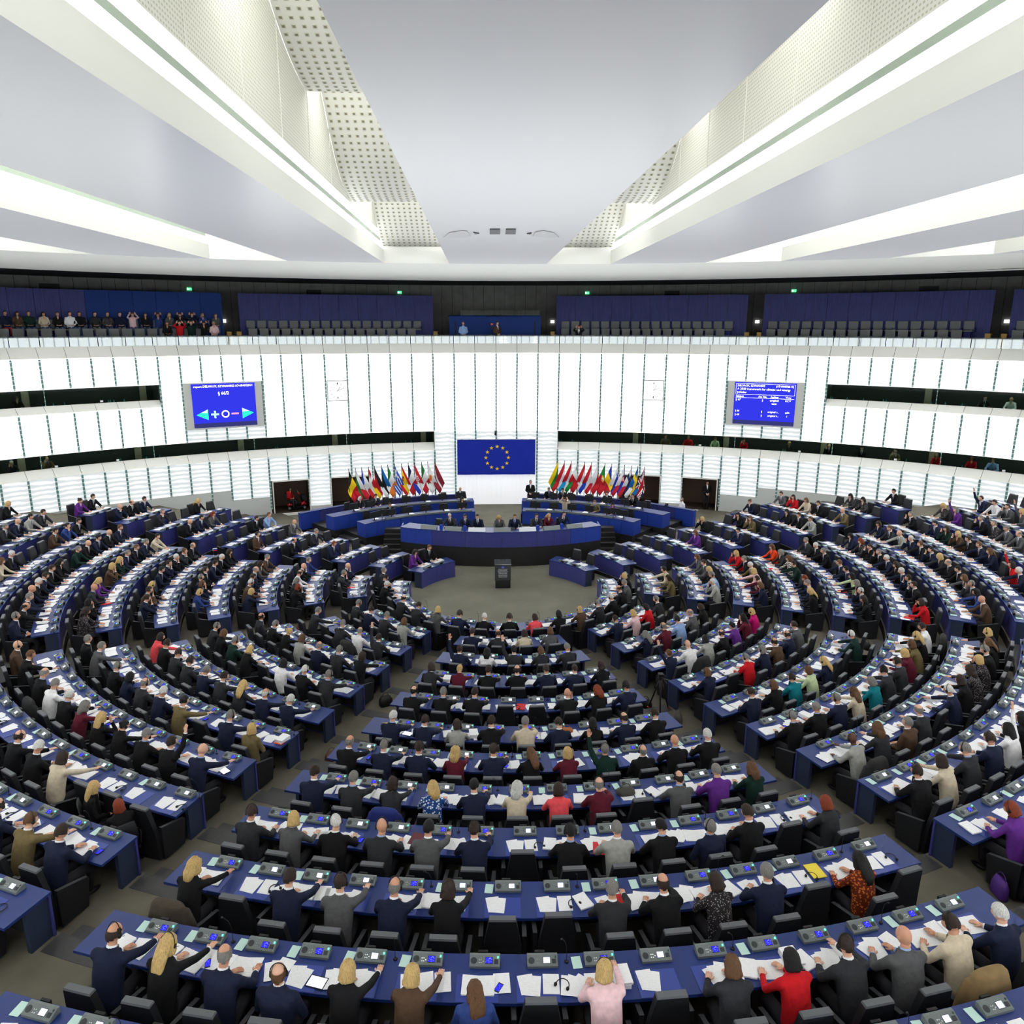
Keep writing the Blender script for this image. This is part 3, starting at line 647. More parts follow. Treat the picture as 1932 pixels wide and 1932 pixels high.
NFIX = {'A2': 4, 'B2': 4, 'A4': 7, 'C3': 5, 'C6': 9, 'C8': 12, 'C11': 16, 'R1': 2, 'R2': 2}
SEATS = []   # (block, ring, index, n, angle)
DESKS = []
for key, (nm, rings, fa, fb) in BLOCKS.items():
    for i in rings:
        a0, a1 = fa(i), fb(i); rs = RR[i]+0.18; arc_len = rad(a1-a0)*rs
        n = NFIX.get(key+str(i+1), max(1, int((arc_len-0.75)/PITCH_SEAT)+1))
        if key == 'F': n = int((arc_len-0.6)/PITCH_SEAT)+1
        mid = (a0+a1)/2; st = math.degrees(PITCH_SEAT/rs)
        DESKS.append((key, i, a0, a1))
        for k in range(n):
            SEATS.append((key, i, k, n, mid+(k-(n-1)/2)*st))
def seat_pos(i, a, extra=0.0): return pol(RR[i]+1.04+extra, a, FL[i])
def seat_rz(a): return rad(a)+PI/2      # local +y points to the hall centre
def near_m(p): return (Vector(p)-CAM).length
ROWW = lambda i: ORD[i+1]+' row'
BN = {k: v[0] for k, v in BLOCKS.items()}
def where(key, i, k, n):
    if key == 'F': return '%s seat along the %s' % (ORD[k+1] if k < 30 else 'last', BN[key])
    return '%s seat from %s, %s, %s' % (ORD[k+1], 'left' if key in 'CAB' else ('far end' if key in 'WL' else 'near end'), ROWW(i), BN[key])

# ---------------------------------------------------------------- build desks
panel_cache = {}
for key, i, a0, a1 in DESKS:
    r = RR[i]; zt = FL[i]+0.75
    mid = pol(r+0.4, (a0+a1)/2, zt)
    vis = any(in_frame(pol(r+0.3, a0+(a1-a0)*t/8, zt), 150) for t in range(9))
    if not vis: continue
    lab = 'curved blue desk, %s of the %s' % (ROWW(i), BN[key]) if key != 'F' else 'blue horseshoe desk bordering the empty well, innermost row'
    root = link('curved_desk', None, label=lab, cat='desk', group='curved blue desks of the chamber')
    root.location = (0, 0, FL[i])
    # tabletop
    b = MB(); b.arc(r, r+DESK, a0, a1, 0.705, 0.75, n=max(3, int((a1-a0)/1.6))); b.build('tabletop', ['desk_blue'], root)
    # front panels
    n = max(1, round(rad(a1-a0)*r/0.95)); w_ = (a1-a0)/n; kk = (i, round(w_, 3))
    if kk not in panel_cache:
        b = MB(); d = math.degrees(0.004/r); b.arc(r+0.012, r+0.05, -w_/2+d, w_/2-d, 0.0, 0.705, n=max(1, int(w_/1.5))); panel_cache[kk] = b.mesh('front_panel', 'front_blue')
    for k in range(n): link('front_panel', panel_cache[kk], root, rz=rad(a0+w_*(k+0.5)))
    d = math.degrees(0.09/r)
    for e0, e1 in ((a0+d*0.35, a0+d*1.2), (a1-d*1.2, a1-d*0.35)):
        b = MB(); b.arc(r+0.02, r+0.40, e0, e1, 0.0, 0.705, n=1); b.build('end_panel', ['edge_slate'], root)
    if i > 0:
        b = MB(); b.arc(r+0.30, r+0.33, a0+2*d, a1-2*d, 0.25, 0.7, n=max(3, int((a1-a0)/2))); b.build('modesty_panel', ['black_soft'], root)
    pads = [s for s in SEATS if s[0] == key and s[1] == i]
    for s in pads:
        if near_m(pol(r, s[4], zt)) < 24:
            if 'pad' not in panel_cache:
                b = MB(); b.box((0, 0, 0.001), (0.54, 0.40, 0.004)); b.box((0, -0.205, -0.02), (0.12, 0.012, 0.05)); panel_cache['pad'] = b.mesh('writing_pad', 'pad_violet')
            p = pol(r+DESK-0.21, s[4], 0.752); link('writing_pad', panel_cache['pad'], root, loc=p, rz=seat_rz(s[4]))
# ================================================================ people: shared bodies in a few poses, dressed one by one
mat('skin', srgb(222, 172, 146), 0.6, spec=0.3); mat('skin_tan', srgb(206, 152, 124), 0.6, spec=0.3); mat('skin_dark', srgb(92, 60, 44), 0.6, spec=0.3)
mat('eye', srgb(40, 30, 28), 0.4); mat('lip', srgb(176, 104, 94), 0.5); mat('shoe', srgb(22, 20, 20), 0.4)
mat('trouser_dark', srgb(30, 30, 36), 0.85); mat('shirt_white', srgb(238, 238, 242), 0.75); mat('shirt_blue', srgb(150, 172, 214), 0.75); mat('tie', srgb(60, 40, 70), 0.6)
TOPS = {'k': ('black', (26, 26, 28)), 'n': ('navy', (30, 36, 58)), 'g': ('charcoal', (48, 49, 53)), 'm': ('mid-grey', (88, 88, 90)), 'l': ('light-grey', (160, 160, 154)), 'b': ('blue', (48, 68, 128)),
        'w': ('white', (236, 234, 236)), 'c': ('beige', (206, 192, 168)), 'r': ('red', (196, 28, 36)), 'p': ('coral-pink', (236, 84, 92)), 'i': ('pale-pink', (234, 196, 200)), 'v': ('purple', (98, 46, 134)),
        't': ('teal', (18, 116, 128)), 'o': ('brown', (84, 64, 50)), 'e': ('dark-green', (24, 48, 42)), 'u': ('burgundy', (92, 28, 44)), 'y': ('khaki', (112, 98, 66)), 'd': ('dark-patterned', (60, 56, 58)),
        'x': ('blue-floral', (70, 100, 160)), 'j': ('light-blue', (140, 168, 214)), 'q': ('orange-red', (232, 70, 36)), 'h': ('monochrome-striped', (150, 148, 144)), 'a': ('pale-green', (196, 214, 168)),
        'M': ('magenta', (196, 24, 110)), 'z': ('orange-patterned', (140, 62, 30))}
HAIRS = {'k': ('black', (22, 19, 18)), 'b': ('dark-brown', (50, 36, 28)), 'n': ('brown', (104, 72, 46)), 'l': ('blond', (206, 172, 112)), 'w': ('white', (214, 212, 208)), 'g': ('grey', (128, 124, 120)), 'r': ('red', (134, 56, 28)), '0': ('bald', (222, 172, 146))}
for k, (nm, c) in TOPS.items(): mat('cloth_'+nm, srgb(c), 0.85, spec=0.15, var=0.12, vscale=14, bump=0.5, bscale=11)
def pattern(name, c1, c2, scale, thr, wave=False):
    m = MATS[name]; nt = m.node_tree; N = nt.nodes; b = N['Principled BSDF']; Lk = nt.links.new
    tc = N.new('ShaderNodeTexCoord')
    t = N.new('ShaderNodeTexWave' if wave else 'ShaderNodeTexVoronoi'); t.inputs['Scale'].default_value = scale; Lk(tc.outputs['Object'], t.inputs['Vector'])
    if wave: t.bands_direction = 'Z'
    r = N.new('ShaderNodeValToRGB'); r.color_ramp.interpolation = 'CONSTANT'; r.color_ramp.elements[0].color = (*srgb(c1), 1); r.color_ramp.elements[1].position = thr; r.color_ramp.elements[1].color = (*srgb(c2), 1)
    Lk(t.outputs[0], r.inputs[0]); Lk(r.outputs[0], b.inputs['Base Color'])
pattern('cloth_dark-patterned', (170, 164, 160), (44, 40, 44), 38, 0.28); pattern('cloth_blue-floral', (214, 224, 236), (36, 72, 138), 24, 0.4)
pattern('cloth_monochrome-striped', (30, 28, 28), (226, 222, 214), 4.5, 0.4, True); pattern('cloth_orange-patterned', (206, 110, 44), (104, 40, 26), 26, 0.36)
for k, (nm, c) in HAIRS.items(): mat('hair_'+nm, srgb(c), 0.6, spec=0.35, var=0.3, vscale=30, stretch=(3, 3, 0.6), bump=0.8, bscale=45)

def bake(mb, voxel=0.021, smooth=3):
    me = mb.mesh('tmp', 'black'); o = bpy.data.objects.new('tmp', me); COL.objects.link(o)
    r = o.modifiers.new('r', 'REMESH'); r.mode = 'VOXEL'; r.voxel_size = voxel; r.use_smooth_shade = True
    s = o.modifiers.new('s', 'SMOOTH'); s.factor = 0.5; s.iterations = smooth
    dg = bpy.context.evaluated_depsgraph_get(); ev = o.evaluated_get(dg); m2 = ev.to_mesh()
    out = ([tuple(v.co) for v in m2.vertices], [tuple(p.vertices) for p in m2.polygons]); ev.to_mesh_clear()
    bpy.data.objects.remove(o); bpy.data.meshes.remove(me); return out
def head_into(b, C, Rm, fem):
    s = 0.94 if fem else 1.0
    def P(v): return Vector(C)+Rm @ (Vector(v)*s)
    nu, nv = 16, 12; vs = []; fs = []
    for j in range(1, nv):
        t = PI*j/nv
        for k in range(nu):
            a = 2*PI*k/nu; x, y, z = math.sin(t)*math.cos(a), math.sin(t)*math.sin(a), math.cos(t)
            w_ = 1.0
            if z < 0: w_ = 1-0.30*(-z)**1.3
            yy = y*0.100*(1.0 if y < 0 else (1.0 if z > -0.2 else 0.97)); zz = z*0.117
            xx = x*0.080*w_
            if y < 0 and z < -0.2: yy *= 1-0.35*(-z-0.2)
            if y > 0.86 and -0.35 < z < 0.12: yy += 0.016*(1-abs(z+0.15)*2)   # nose bridge
            vs.append((xx, yy, zz))
    vs += [(0, 0, 0.118), (0, 0.012, -0.116)]; T, B = len(vs)-2, len(vs)-1
    for j in range(nv-2):
        for k in range(nu): a_, b_ = j*nu+k, j*nu+(k+1) % nu; fs.append((a_, a_+nu, b_+nu, b_))
    for k in range(nu): fs.append((T, k, (k+1) % nu)); fs.append((B, (nv-2)*nu+(k+1) % nu, (nv-2)*nu+k))
    b.add([P(v) for v in vs], fs, 1, True)
    b.add([P(v) for v in ((0, 0.094, 0.012), (-0.013, 0.092, -0.032), (0.013, 0.092, -0.032), (0, 0.118, -0.028))], [(0, 1, 3), (0, 3, 2), (1, 2, 3)], 1, True)
    for s_ in (-1, 1):
        b.ball(P((s_*0.076, -0.006, -0.01)), (0.012, 0.02, 0.03), 1, 8, 6, M=Rm)
        b.ball(P((s_*0.029, 0.086, 0.006)), (0.011, 0.007, 0.0065), 4, 8, 5, M=Rm)
        b.ball(P((s_*0.029, 0.0865, 0.023)), (0.016, 0.006, 0.0035), 4, 6, 4, M=Rm)
    b.ball(P((0, 0.0845, -0.058)), (0.02, 0.009, 0.005), 5, 8, 5, M=Rm)
def hand_into(b, W, D, up, curl=0.5, thumb=1):
    D = Vector(D).normalized(); up = Vector(up); X = D.cross(up).normalized(); U = X.cross(D).normalized(); W = Vector(W)
    M = Matrix((X, D, U)).transposed()
    b.ball(W+D*0.045, (0.041, 0.052, 0.017), 1, 10, 6, M=M)
    for i, (off, ln) in enumerate(((-0.029, 0.062), (-0.0095, 0.074), (0.0105, 0.078), (0.03, 0.07))):
        p0 = W+D*0.082+X*(off*thumb*-1); p1 = p0+D*ln*0.45-U*ln*0.1*curl; p2 = p1+D*ln*0.32-U*ln*0.32*curl; p3 = p2+D*ln*0.2*(1-curl*0.5)-U*ln*0.3*curl
        b.tube([p0-D*0.012, p1, p2, p3], [0.0098, 0.0092, 0.0084, 0.006], 6, 1)
    q0 = W+D*0.022-X*thumb*0.034; q1 = q0+D*0.03-X*thumb*0.022-U*0.004; q2 = q1+D*0.03-X*thumb*0.002-U*0.008
    b.tube([q0+X*thumb*0.012, q0, q1, q2], [0.012, 0.0115, 0.0105, 0.007], 6, 1)
POSES = {   # arms: (elbow, wrist, hand direction) right then left; head: pitch (down), yaw
    'a': dict(lean=0.0, R=((.29, .19, .80), (.16, .42, .768), (-.45, .9, -.05)), L=((-.29, .19, .80), (-.15, .40, .768), (.45, .9, -.05)), hp=24, hy=4),
    'A': dict(lean=.02, R=((.28, .22, .83), (.20, .44, .770), (-.1, 1, -.05)), L=((-.30, .16, .82), (-.10, .38, .770), (.8, .6, 0)), hp=28, hy=22),
    'b': dict(lean=.04, R=((.25, .32, .93), (.23, .57, .835), (-.05, 1, -.12)), L=((-.28, .20, .83), (-.13, .42, .768), (.5, .9, -.05)), hp=16, hy=-10),
    'c': dict(lean=.02, R=((.22, .34, .80), (.125, .26, 1.10), (-.15, -.05, 1)), L=((-.29, .20, .83), (-.10, .42, .768), (.7, .7, 0)), hp=10, hy=8),
    'd': dict(lean=-.10, R=((.28, -.02, .76), (.12, .17, .68), (-.8, .6, -.1)), L=((-.28, -.02, .76), (-.10, .19, .68), (.8, .6, -.1)), hp=4, hy=14),
    'r': dict(lean=0.0, R=((.29, .14, 1.26), (.31, .22, 1.52), (.05, .15, 1)), L=((-.29, .19, .80), (-.15, .40, .768), (.45, .9, -.05)), hp=4, hy=0),
    'h': dict(lean=-.02, R=((.33, .16, 1.10), (.17, .10, 1.27), (-.4, -.1, .9)), L=((-.33, .16, 1.10), (-.17, .10, 1.27), (.4, -.1, .9)), hp=6, hy=0),
}
BODY = {}; HEADX = {}
def seated(pose, fem, legs=True):
    p = POSES[pose]; b = MB(); ln = p['lean']; sw = 0.88 if fem else 1.0
    T = [(-.07, .43, .18, .13), (-.075+ln*.2, .55, .185, .145), (-.06+ln*.4, .70, .175 if fem else .188, .142), (-.03+ln*.7, .86, .19*sw+.01, .142), (0.0+ln, .98, .205*sw, .125), (.03+ln, 1.06, .185*sw, .10), (.05+ln, 1.115, .11, .08), (.065+ln, 1.15, .065, .062)]
    b.tube([(0, y, z) for y, z, _, _ in T], [(rx, ry) for _, _, rx, ry in T], 18, 0, up=(0, 1, 0))
    sh = (.02+ln, 1.045)
    for s, k in ((1, 'R'), (-1, 'L')):
        e, w_, _ = p[k]; e, w_ = Vector(e), Vector(w_); e.x *= sw; S = Vector((s*0.185*sw, sh[0], sh[1]))
        b.tube([S-Vector((s*.07, 0, .0)), S+Vector((s*.01, 0, 0)), S.lerp(e, .4), e, e.lerp(w_, .5), e.lerp(w_, .93)], [.07, .074, .062, .054, .049, .043] if not fem else [.06, .064, .054, .047, .042, .037], 12, 0)
    v, f = bake(b)
    o = MB(); o.add(v, f, 0, True)
    for s, k in ((1, 'R'), (-1, 'L')):
        e, w_, D = p[k]; e, w_, D = Vector(e), Vector(w_), Vector(D); e.x *= sw
        o.tube([e.lerp(w_, .90), e.lerp(w_, .97)], [.036, .034], 10, 3)
        o.tube([e.lerp(w_, .95), w_, w_+D.normalized()*.03], [.029, .027, .026], 8, 1)
        up = (0, 0, 1) if pose not in 'chr' or k == 'L' and pose != 'h' else (0, -1, 0.01)
        hand_into(o, w_, D, up, 0.45, thumb=s)
    H = Vector((0, .12+ln*1.35, 1.275 if not fem else 1.25)); Rm = Matrix.Rotation(rad(p['hy']), 3, 'Z') @ Matrix.Rotation(rad(-p['hp']), 3, 'X')
    o.tube([(0, .062+ln, 1.10), (0, .075+ln*1.1, 1.16), H+Rm @ Vector((0, -.02, -.07))], [.06, .054, .056], 10, 1)
    o.tube([(0, .060+ln, 1.13), (0, .074+ln, 1.163)], [(.066, .064), (.0595, .0575)], 12, 3)
    # shirt front and tie
    def fr(x, z):
        t = min(1, max(0, (z-.7)/.45)); y = -.03+ln*.8+.142; ys = [(q[1], q[0]+q[3]) for q in T]
        for (z0, y0), (z1, y1) in zip(ys, ys[1:]):
            if z0 <= z <= z1: y = y0+(y1-y0)*(z-z0)/(z1-z0)
        return Vector((x, y+.006-abs(x)*.22, z))
    if not fem:
        o.add([fr(-.055, 1.13), fr(.055, 1.13), fr(.045, 1.02), fr(.008, .88), fr(-.008, .88), fr(-.045, 1.02)], [(0, 5, 4, 3, 2, 1)], 3)
        o.add([fr(-.014, 1.12)+Vector((0, .006, 0)), fr(.014, 1.12)+Vector((0, .006, 0)), fr(.024, .95)+Vector((0, .006, 0)), fr(0, .87)+Vector((0, .006, 0)), fr(-.024, .95)+Vector((0, .006, 0))], [(0, 4, 3, 2, 1)], 6)
    else:
        o.add([fr(-.05, 1.13), fr(.05, 1.13), fr(.03, 1.04), fr(0, .97), fr(-.03, 1.04)], [(0, 4, 3, 2, 1)], 1)
    if legs:
        for s in (-1, 1):
            o.tube([(s*.10, -.08, .50), (s*.105, .12, .51), (s*.11, .34, .51), (s*.11, .40, .42), (s*.105, .38, .22), (s*.10, .36, .09)], [.09, .085, .072, .062, .052, .045], 10, 2)
            o.ball((s*.10, .42, .045), (.045, .125, .045), 7, 10, 6)
    head_into(o, H, Rm, fem)
    return o, (H, Rm)
def standing(fem=False):
    o = MB(); b = MB()
    T = [(0, .80, .165, .12), (0, .92, .175, .13), (0, 1.06, .165, .12), (.01, 1.22, .19, .125), (0, 1.36, .20, .11), (0, 1.44, .17, .09), (0, 1.50, .08, .065), (0, 1.53, .06, .058)]
    b.tube([(0, y, z) for y, z, _, _ in T], [(rx, ry) for _, _, rx, ry in T], 18, 0, up=(0, 1, 0))
    for s in (1, -1):
        S, e, w_ = Vector((s*.19, 0, 1.41)), Vector((s*.26, .0, 1.13)), Vector((s*.06, .20, 1.0))
        b.tube([S-Vector((s*.07, 0, 0)), S, S.lerp(e, .4), e, e.lerp(w_, .5), e.lerp(w_, .93)], [.07, .072, .06, .053, .048, .042], 12, 0)
    v, f = bake(b); o.add(v, f, 0, True)
    for s in (1, -1):
        e, w_ = Vector((s*.26, .0, 1.13)), Vector((s*.06, .20, 1.0)); o.tube([e.lerp(w_, .9), w_], [.034, .028], 8, 3); hand_into(o, w_, (-s*.7, .3, -.4), (0, 1, .2), .5, thumb=s)
        o.tube([(s*.09, 0, .90), (s*.10, .01, .65), (s*.10, .02, .48), (s*.10, 0, .25), (s*.10, -.02, .08)], [.10, .085, .065, .058, .05], 12, 2); o.ball((s*.11, .05, .04), (.045, .13, .042), 7, 10, 6)
    H = Vector((0, .03, 1.66)); Rm = Matrix.Rotation(rad(-4), 3, 'X')
    o.tube([(0, 0, 1.48), (0, .01, 1.58)], [.06, .055], 10, 1); o.tube([(0, 0, 1.50), (0, .01, 1.545)], [(.072, .068), (.064, .06)], 12, 3)
    o.add([Vector(q) for q in ((-.05, .075, 1.50), (.05, .075, 1.50), (.03, .115, 1.38), (0, .13, 1.26), (-.03, .115, 1.38))], [(0, 4, 3, 2, 1)], 3)
    head_into(o, H, Rm, fem); return o, (H, Rm)
BODY_MATS = ['cloth_black', 'skin', 'trouser_dark', 'shirt_white', 'eye', 'lip', 'tie', 'shoe']
for ps in POSES:
    for fem in (0, 1):
        o, hx = seated(ps, fem); BODY[(ps, fem)] = o.mesh('person_'+('woman' if fem else 'man'), BODY_MATS); HEADX[(ps, fem)] = hx
o, hx = standing(); BODY[('s', 0)] = o.mesh('person_standing', BODY_MATS); HEADX[('s', 0)] = hx
# ---------------------------------------------------------------- hair and headset
def hair_mesh(style):
    b = MB(); rnd = random.Random(3)
    def shell(rx, ry, rz, c, keep, jit=0.0, nu=20, nv=14, warp=None):
        vs = []; ok = []; fs = []
        for j in range(nv+1):
            t = PI*j/nv
            for k in range(nu):
                a = 2*PI*k/nu; q = 1+jit*(rnd.random()-.5)
                v = Vector((rx*math.sin(t)*math.cos(a)*q+c[0], ry*math.sin(t)*math.sin(a)*q+c[1], rz*math.cos(t)*q+c[2]))
                if warp: v = warp(v)
                vs.append(v)
        for j in range(nv):
            for k in range(nu):
                q = (j*nu+k, (j+1)*nu+k, (j+1)*nu+(k+1) % nu, j*nu+(k+1) % nu); m = sum((vs[i] for i in q), Vector())/4
                if keep(m): fs.append(q)
        b.add(vs, fs, 0, True)
    if style == 's':
        shell(.088, .108, .126, (0, -.004, .002), lambda m: m.z > .02+.74*m.y or (abs(m.x) > .05 and m.y < .03 and m.z > -.03), .03)
    elif style == 'c':
        shell(.087, .106, .122, (0, -.005, .0), lambda m: m.z > .0+.74*m.y and m.z < .068-abs(m.y)*.1 and m.y < .05, .03)
    elif style == 'z': b.ball((0, -.02, .02), (.0745, .092, .1), 0, 12, 8)
    elif style in 'fLlq':
        j = .16 if style == 'q' else .07; k = 1.1 if style == 'q' else 1.0
        def wp(v):
            if v.z < -.02: q_ = min(1, (-v.z-.02)/.1); v = Vector((v.x*(1+.75*q_*q_)+0*v.x, v.y*(1+.5*q_*q_) if v.y < 0 else v.y, max(v.z, -.125)))
            return v
        shell(.100*k, .116*k, .140, (0, -.014, -.006), lambda m: m.y < .012 or m.z > .062 or (abs(m.x) > .066 and m.y < .05), j, warp=wp)
        if style in 'lL':
            n = -.48 if style == 'L' else -.34
            b.tube([(0, -.06, .06), (0, -.098, -.06), (0, -.14, -.18), (0, -.155, n*.75), (0, -.15, n)], [(.085, .04), (.1, .045), (.1, .036), (.085, .028), (.05, .012)], 14, 0, up=(0, 1, 0), power=.8)
        if style == 'q': b.tube([(0, -.06, .02), (0, -.1, -.1), (0, -.12, -.22)], [(.09, .05), (.11, .055), (.07, .03)], 12, 0, up=(0, 1, 0))
    elif style == 'u':
        shell(.089, .108, .125, (0, -.004, .002), lambda m: m.z > .01+.72*m.y, .03); b.ball((0, -.095, .06), (.042, .04, .04), 0, 10, 7)
    return b
HAIRM = {s: hair_mesh(s).mesh('hair', 'hair_black') for s in 'sczfLlqu'}
b = MB(); pts = [(.094*math.cos(a), -.01, .13*math.sin(a)+.005) for a in [rad(x) for x in range(0, 181, 15)]]
b.tube(pts, .006, 6, 0); b.ball((.09, 0, -.012), (.014, .03, .034), 0, 8, 6); b.ball((-.09, 0, -.012), (.014, .03, .034), 0, 8, 6); b.tube([(.095, .01, -.02), (.085, .07, -.05), (.06, .10, -.06)], .003, 5, 0)
HEADSET = b.mesh('headset', 'black')
def person(code, loc, rz, label, group=None, pose=None, headset=None, skin=None, scale=1.0, trousers=None, name='person', casual=False):
    t, h, s, ps = code[0], code[1], code[2], pose or code[3]
    fem = 1 if s in 'flLqu' and s != 'q' or (s == 'q') else 0
    if ps == 'a' and random.random() < 0.45: ps = 'A'
    if ps == 's': fem = 0
    mirror = ps == 'l'
    if mirror: ps = 'r'
    o = link(name, BODY[(ps, fem)], None, loc=loc, rz=rz, label=label, cat='person', group=group)
    o.scale = (-scale if mirror else scale, scale, scale)
    sk = skin or ('skin' if random.random() < .6 else 'skin_tan')
    top = 'cloth_'+TOPS[t][0]; shirt = top
    if t in 'kngmldoy' and not fem and not casual: shirt = 'shirt_white' if random.random() < .7 else 'shirt_blue'
    elif fem and t in 'kngm' and not casual and random.random() < .4: shirt = 'shirt_white'
    for i, m in ((0, top), (1, sk), (3, shirt), (6, 'tie' if shirt != top else top)) + (((2, trousers),) if trousers else ()):
        o.material_slots[i].link = 'OBJECT'; o.material_slots[i].material = MATS[m]
    H, Rm = HEADX[(ps, fem)]; e = Rm.to_euler()
    hm = 'hair_'+HAIRS[h][0]
    if h == '0' or s == 'z': hm = sk
    if s != 'z':
        hs = 's' if (s == 'c' and h == '0') else s
        if h == '0': hs = 'z'
        hh = link('hair', HAIRM[hs], o, loc=H); hh.rotation_euler = e; hh.scale = (0.94,)*3 if fem else (1,)*3
        hh.material_slots[0].link = 'OBJECT'; hh.material_slots[0].material = MATS[hm if hs != 'z' else sk]
    if headset if headset is not None else random.random() < .5:
        q = link('headset', HEADSET, o, loc=H); q.rotation_euler = e; q.scale = (0.97,)*3 if fem else (1.02,)*3
    return o
GARM = {'w': 'shirt', 'r': 'jacket', 'p': 'top', 'i': 'top', 'v': 'top', 't': 'top', 'j': 'shirt', 'c': 'jacket', 'a': 'jacket', 'h': 'jumper', 'q': 'jacket', 'x': 'blouse', 'd': 'jacket', 'z': 'blouse', 'M': 'top', 'e': 'jumper'}
def looks(code):
    t, h, s = code[0], code[1], code[2]
    hair = 'bald' if (h == '0' or s == 'z') else (HAIRS[h][0]+'-haired' if s != 'c' else 'balding')
    if s in 'lL': hair = 'long-'+HAIRS[h][0]+'-haired'
    return '%s person in %s %s' % (hair, TOPS[t][0], GARM.get(t, 'suit' if s in 'scz' else 'jacket'))
# ================================================================ who sits where: clothing, hair, style, pose for each seat ('.' is an empty chair)
OCC = {
 'F1': 'ggsd kbsa kwsa . gbca gbsa mlfa nbsa kwsa kbsa pbfa kkfa olfc ggsa kwsa kbca mgsa klfc .',
 'C2': 'nbsb gbca cbfa mnfa', 'C3': 'nbsl wkqa gksl gnfa ggsa', 'C4': 'gbfa ulub kbsb kbcb nbsa nbsa kbfa', 'C5': 'kkcb kgsb kbsb . . k0zc krqa nksa',
 'C6': 'nwsb nbsb lbfa kbsb cgsb nbsa kkfa nbca kbsa', 'C7': 'kgcb ngsb nbsa ulqb nbsb knla ulfc egsl kgcd k0za kwsa',
 'C8': 'nbsb ggsb gbfb xlqa nksb cwqb pbfa ugcb . mbcc vgsa enqa', 'C9': 'gbsa mlfa kwsa g0za mksb nbsb . kksa lgsa kksa ngsd kbsa . grfa',
 'C10': 'klqb . nbsb mbsb ngcb kbfb . . ggsb kbcb dbfa ngsc . zkla .', 'C11': 'nbcb klLb ngca nncd klfb olfb bnLd . ilfb . gnfa rkfa gbsb m0ca cbsa nwsa',
 'A2': 'ggsa nbsa ggsa lnfa', 'A3': 'ggsb . ggsa wgca gbsl', 'A4': 'gbcd kgsa klub lnfa ngca ggsa kbfb', 'A5': 'ggsb knfa egsa klfa . wkfa kwsa ggsb',
 'A6': 'pbfb kbsa gbsa gbsa ngsb gbsb glla nwcb nwsb', 'A7': 'kgsd mgsb . kgsa nkfa ggca nwsa yksb . ngsb ylfd', 'A8': 'o0zd knsb . kgca wgsa kwsb ugqb kllc kkub kgsa kbsr n0zb',
 'A9': '. . . . . . . . kbcb kwsa cbfb . . .', 'A10': '. . . . . . . . . . . . nbca ynsb nbsa',
 'B2': 'nbsa ilfa rkfa ggsa', 'B3': 'ngla ugca jksb mgca kbfa', 'B4': 'nnul w0zb lkfb kbca vkub uklc Mlfa', 'B5': 'nnfa . rgsa ngfa obcb nbca mbsb .',
 'B6': 'nbsa knfa tbsc anfa nlla . . ewsb .', 'B7': 'kgsa kgsa ngsa cnlb tgfa gksb gbsa ulfb ynfb kllb wbsa', 'B8': 'lkzb gnqb ogsd ggcb . nwsb kbfb dbqb dlfc kgsa knla klfb',
 'B9': 'kbsc cbfb ggsb nbsa wklr kkfc . . . . . . . .', 'B10': 'vrfa . . . . . . . . . . . . . .',
 'W2': 'n0zc ggsc .', 'W3': 'bgsa k0zc wbca ggfa krfc', 'W4': 'ogsa mbfa ngca nbsa owsa nlfb', 'W5': 'kbfa kwsa nbsa kbsd ngsd nnfc blfa .', 'W6': 'kgca gnsc kwsc nbsc nksa . klfa obsc nbsc .',
 'W7': 'cksb ngsa knsa ngsa ellc olfc . vlla g0ca . kkfc dbqa', 'W8': 'nnsa k0za nksa k0za egsa . kkla kbsa nbsa kwsa n0ca ngsb kbcb ngsd', 'W9': 'kbsa bbsc obsa . . . kwsa cnfa', 'W10': 'gbsa lksa n0za ggsa', 'W11': 'klfa',
 'L1': 'knsa vbfa', 'L3': '. . nrsa', 'L4': '. ggsa . kbca', 'L5': 'm0za . . obsd', 'L6': 'jnsc kbsa', 'L7': '. . mrla nbsa k0za', 'L8': '. klla . . ggsc', 'L9': 'nbsa kbca n0zc', 'L10': 'kbsa vbua',
 'R4': '. vnfa', 'R5': 'nksa . . klfc', 'R6': '. . ynfc kkfc', 'R7': 'lnsa kbsa kkfa . . nnua', 'R8': 'y0za . kbsa cnfa rbfc mbsa', 'R9': '. dkfa dkfa', 'R10': '. kksa',
 'E2': 'ybla cksb .', 'E3': 'lwsc jgsa klfa mbsa mnfa', 'E4': 'nnfa ubsb ilfb ywsa kgsa rlfc', 'E5': 'klla ngsa nrfa . ebsb hnla ggfa qnfa', 'E6': 'kbfa nwsc kgfb akfb nksb nnsb . kgsb kwsa ggsa',
 'E7': 'rbfc . kbsc nbsc nwsb kbfa nwsb kgsc kbuc drfa nkfa .', 'E8': 'o0za bkfb ggsc mnfb kksa kgcb glfb nksc knsb nwsc l0zb gnsa nbfa', 'E9': '. . . . nwsb rbfr . nnlb nnsb kbsb olfc ebfc nksa . kgsc',
 'E10': '. . . . . . . . . . mgca mgsa dgsr kgsc . vgfr dlfa', 'E11': '. . . . . . . . . . . . . . mlfr mbsc wbsa nbsr'}
occ = {}
for kk, v in OCC.items():
    for k, c in enumerate(v.split()):
        if c != '.': occ[(kk[0], int(kk[1:])-1, k)] = c
VIS = []
for s in SEATS:
    key, i, k, n, a = s
    if not in_frame(pol(RR[i]+0.9, a, FL[i]+1.0), 130): continue
    VIS.append((near_m(pol(RR[i]+0.9, a, FL[i]+1.0)), s))
VIS.sort(key=lambda t: t[0])
N_MAX = 300; N_PEOPLE = 262
crowd, c_people, c_chairs, c_cons = MB(), 0, 0, 0
far_chairs, far_cons, far_people = MB(), MB(), []
GRP = 'delegates in the seating rows'
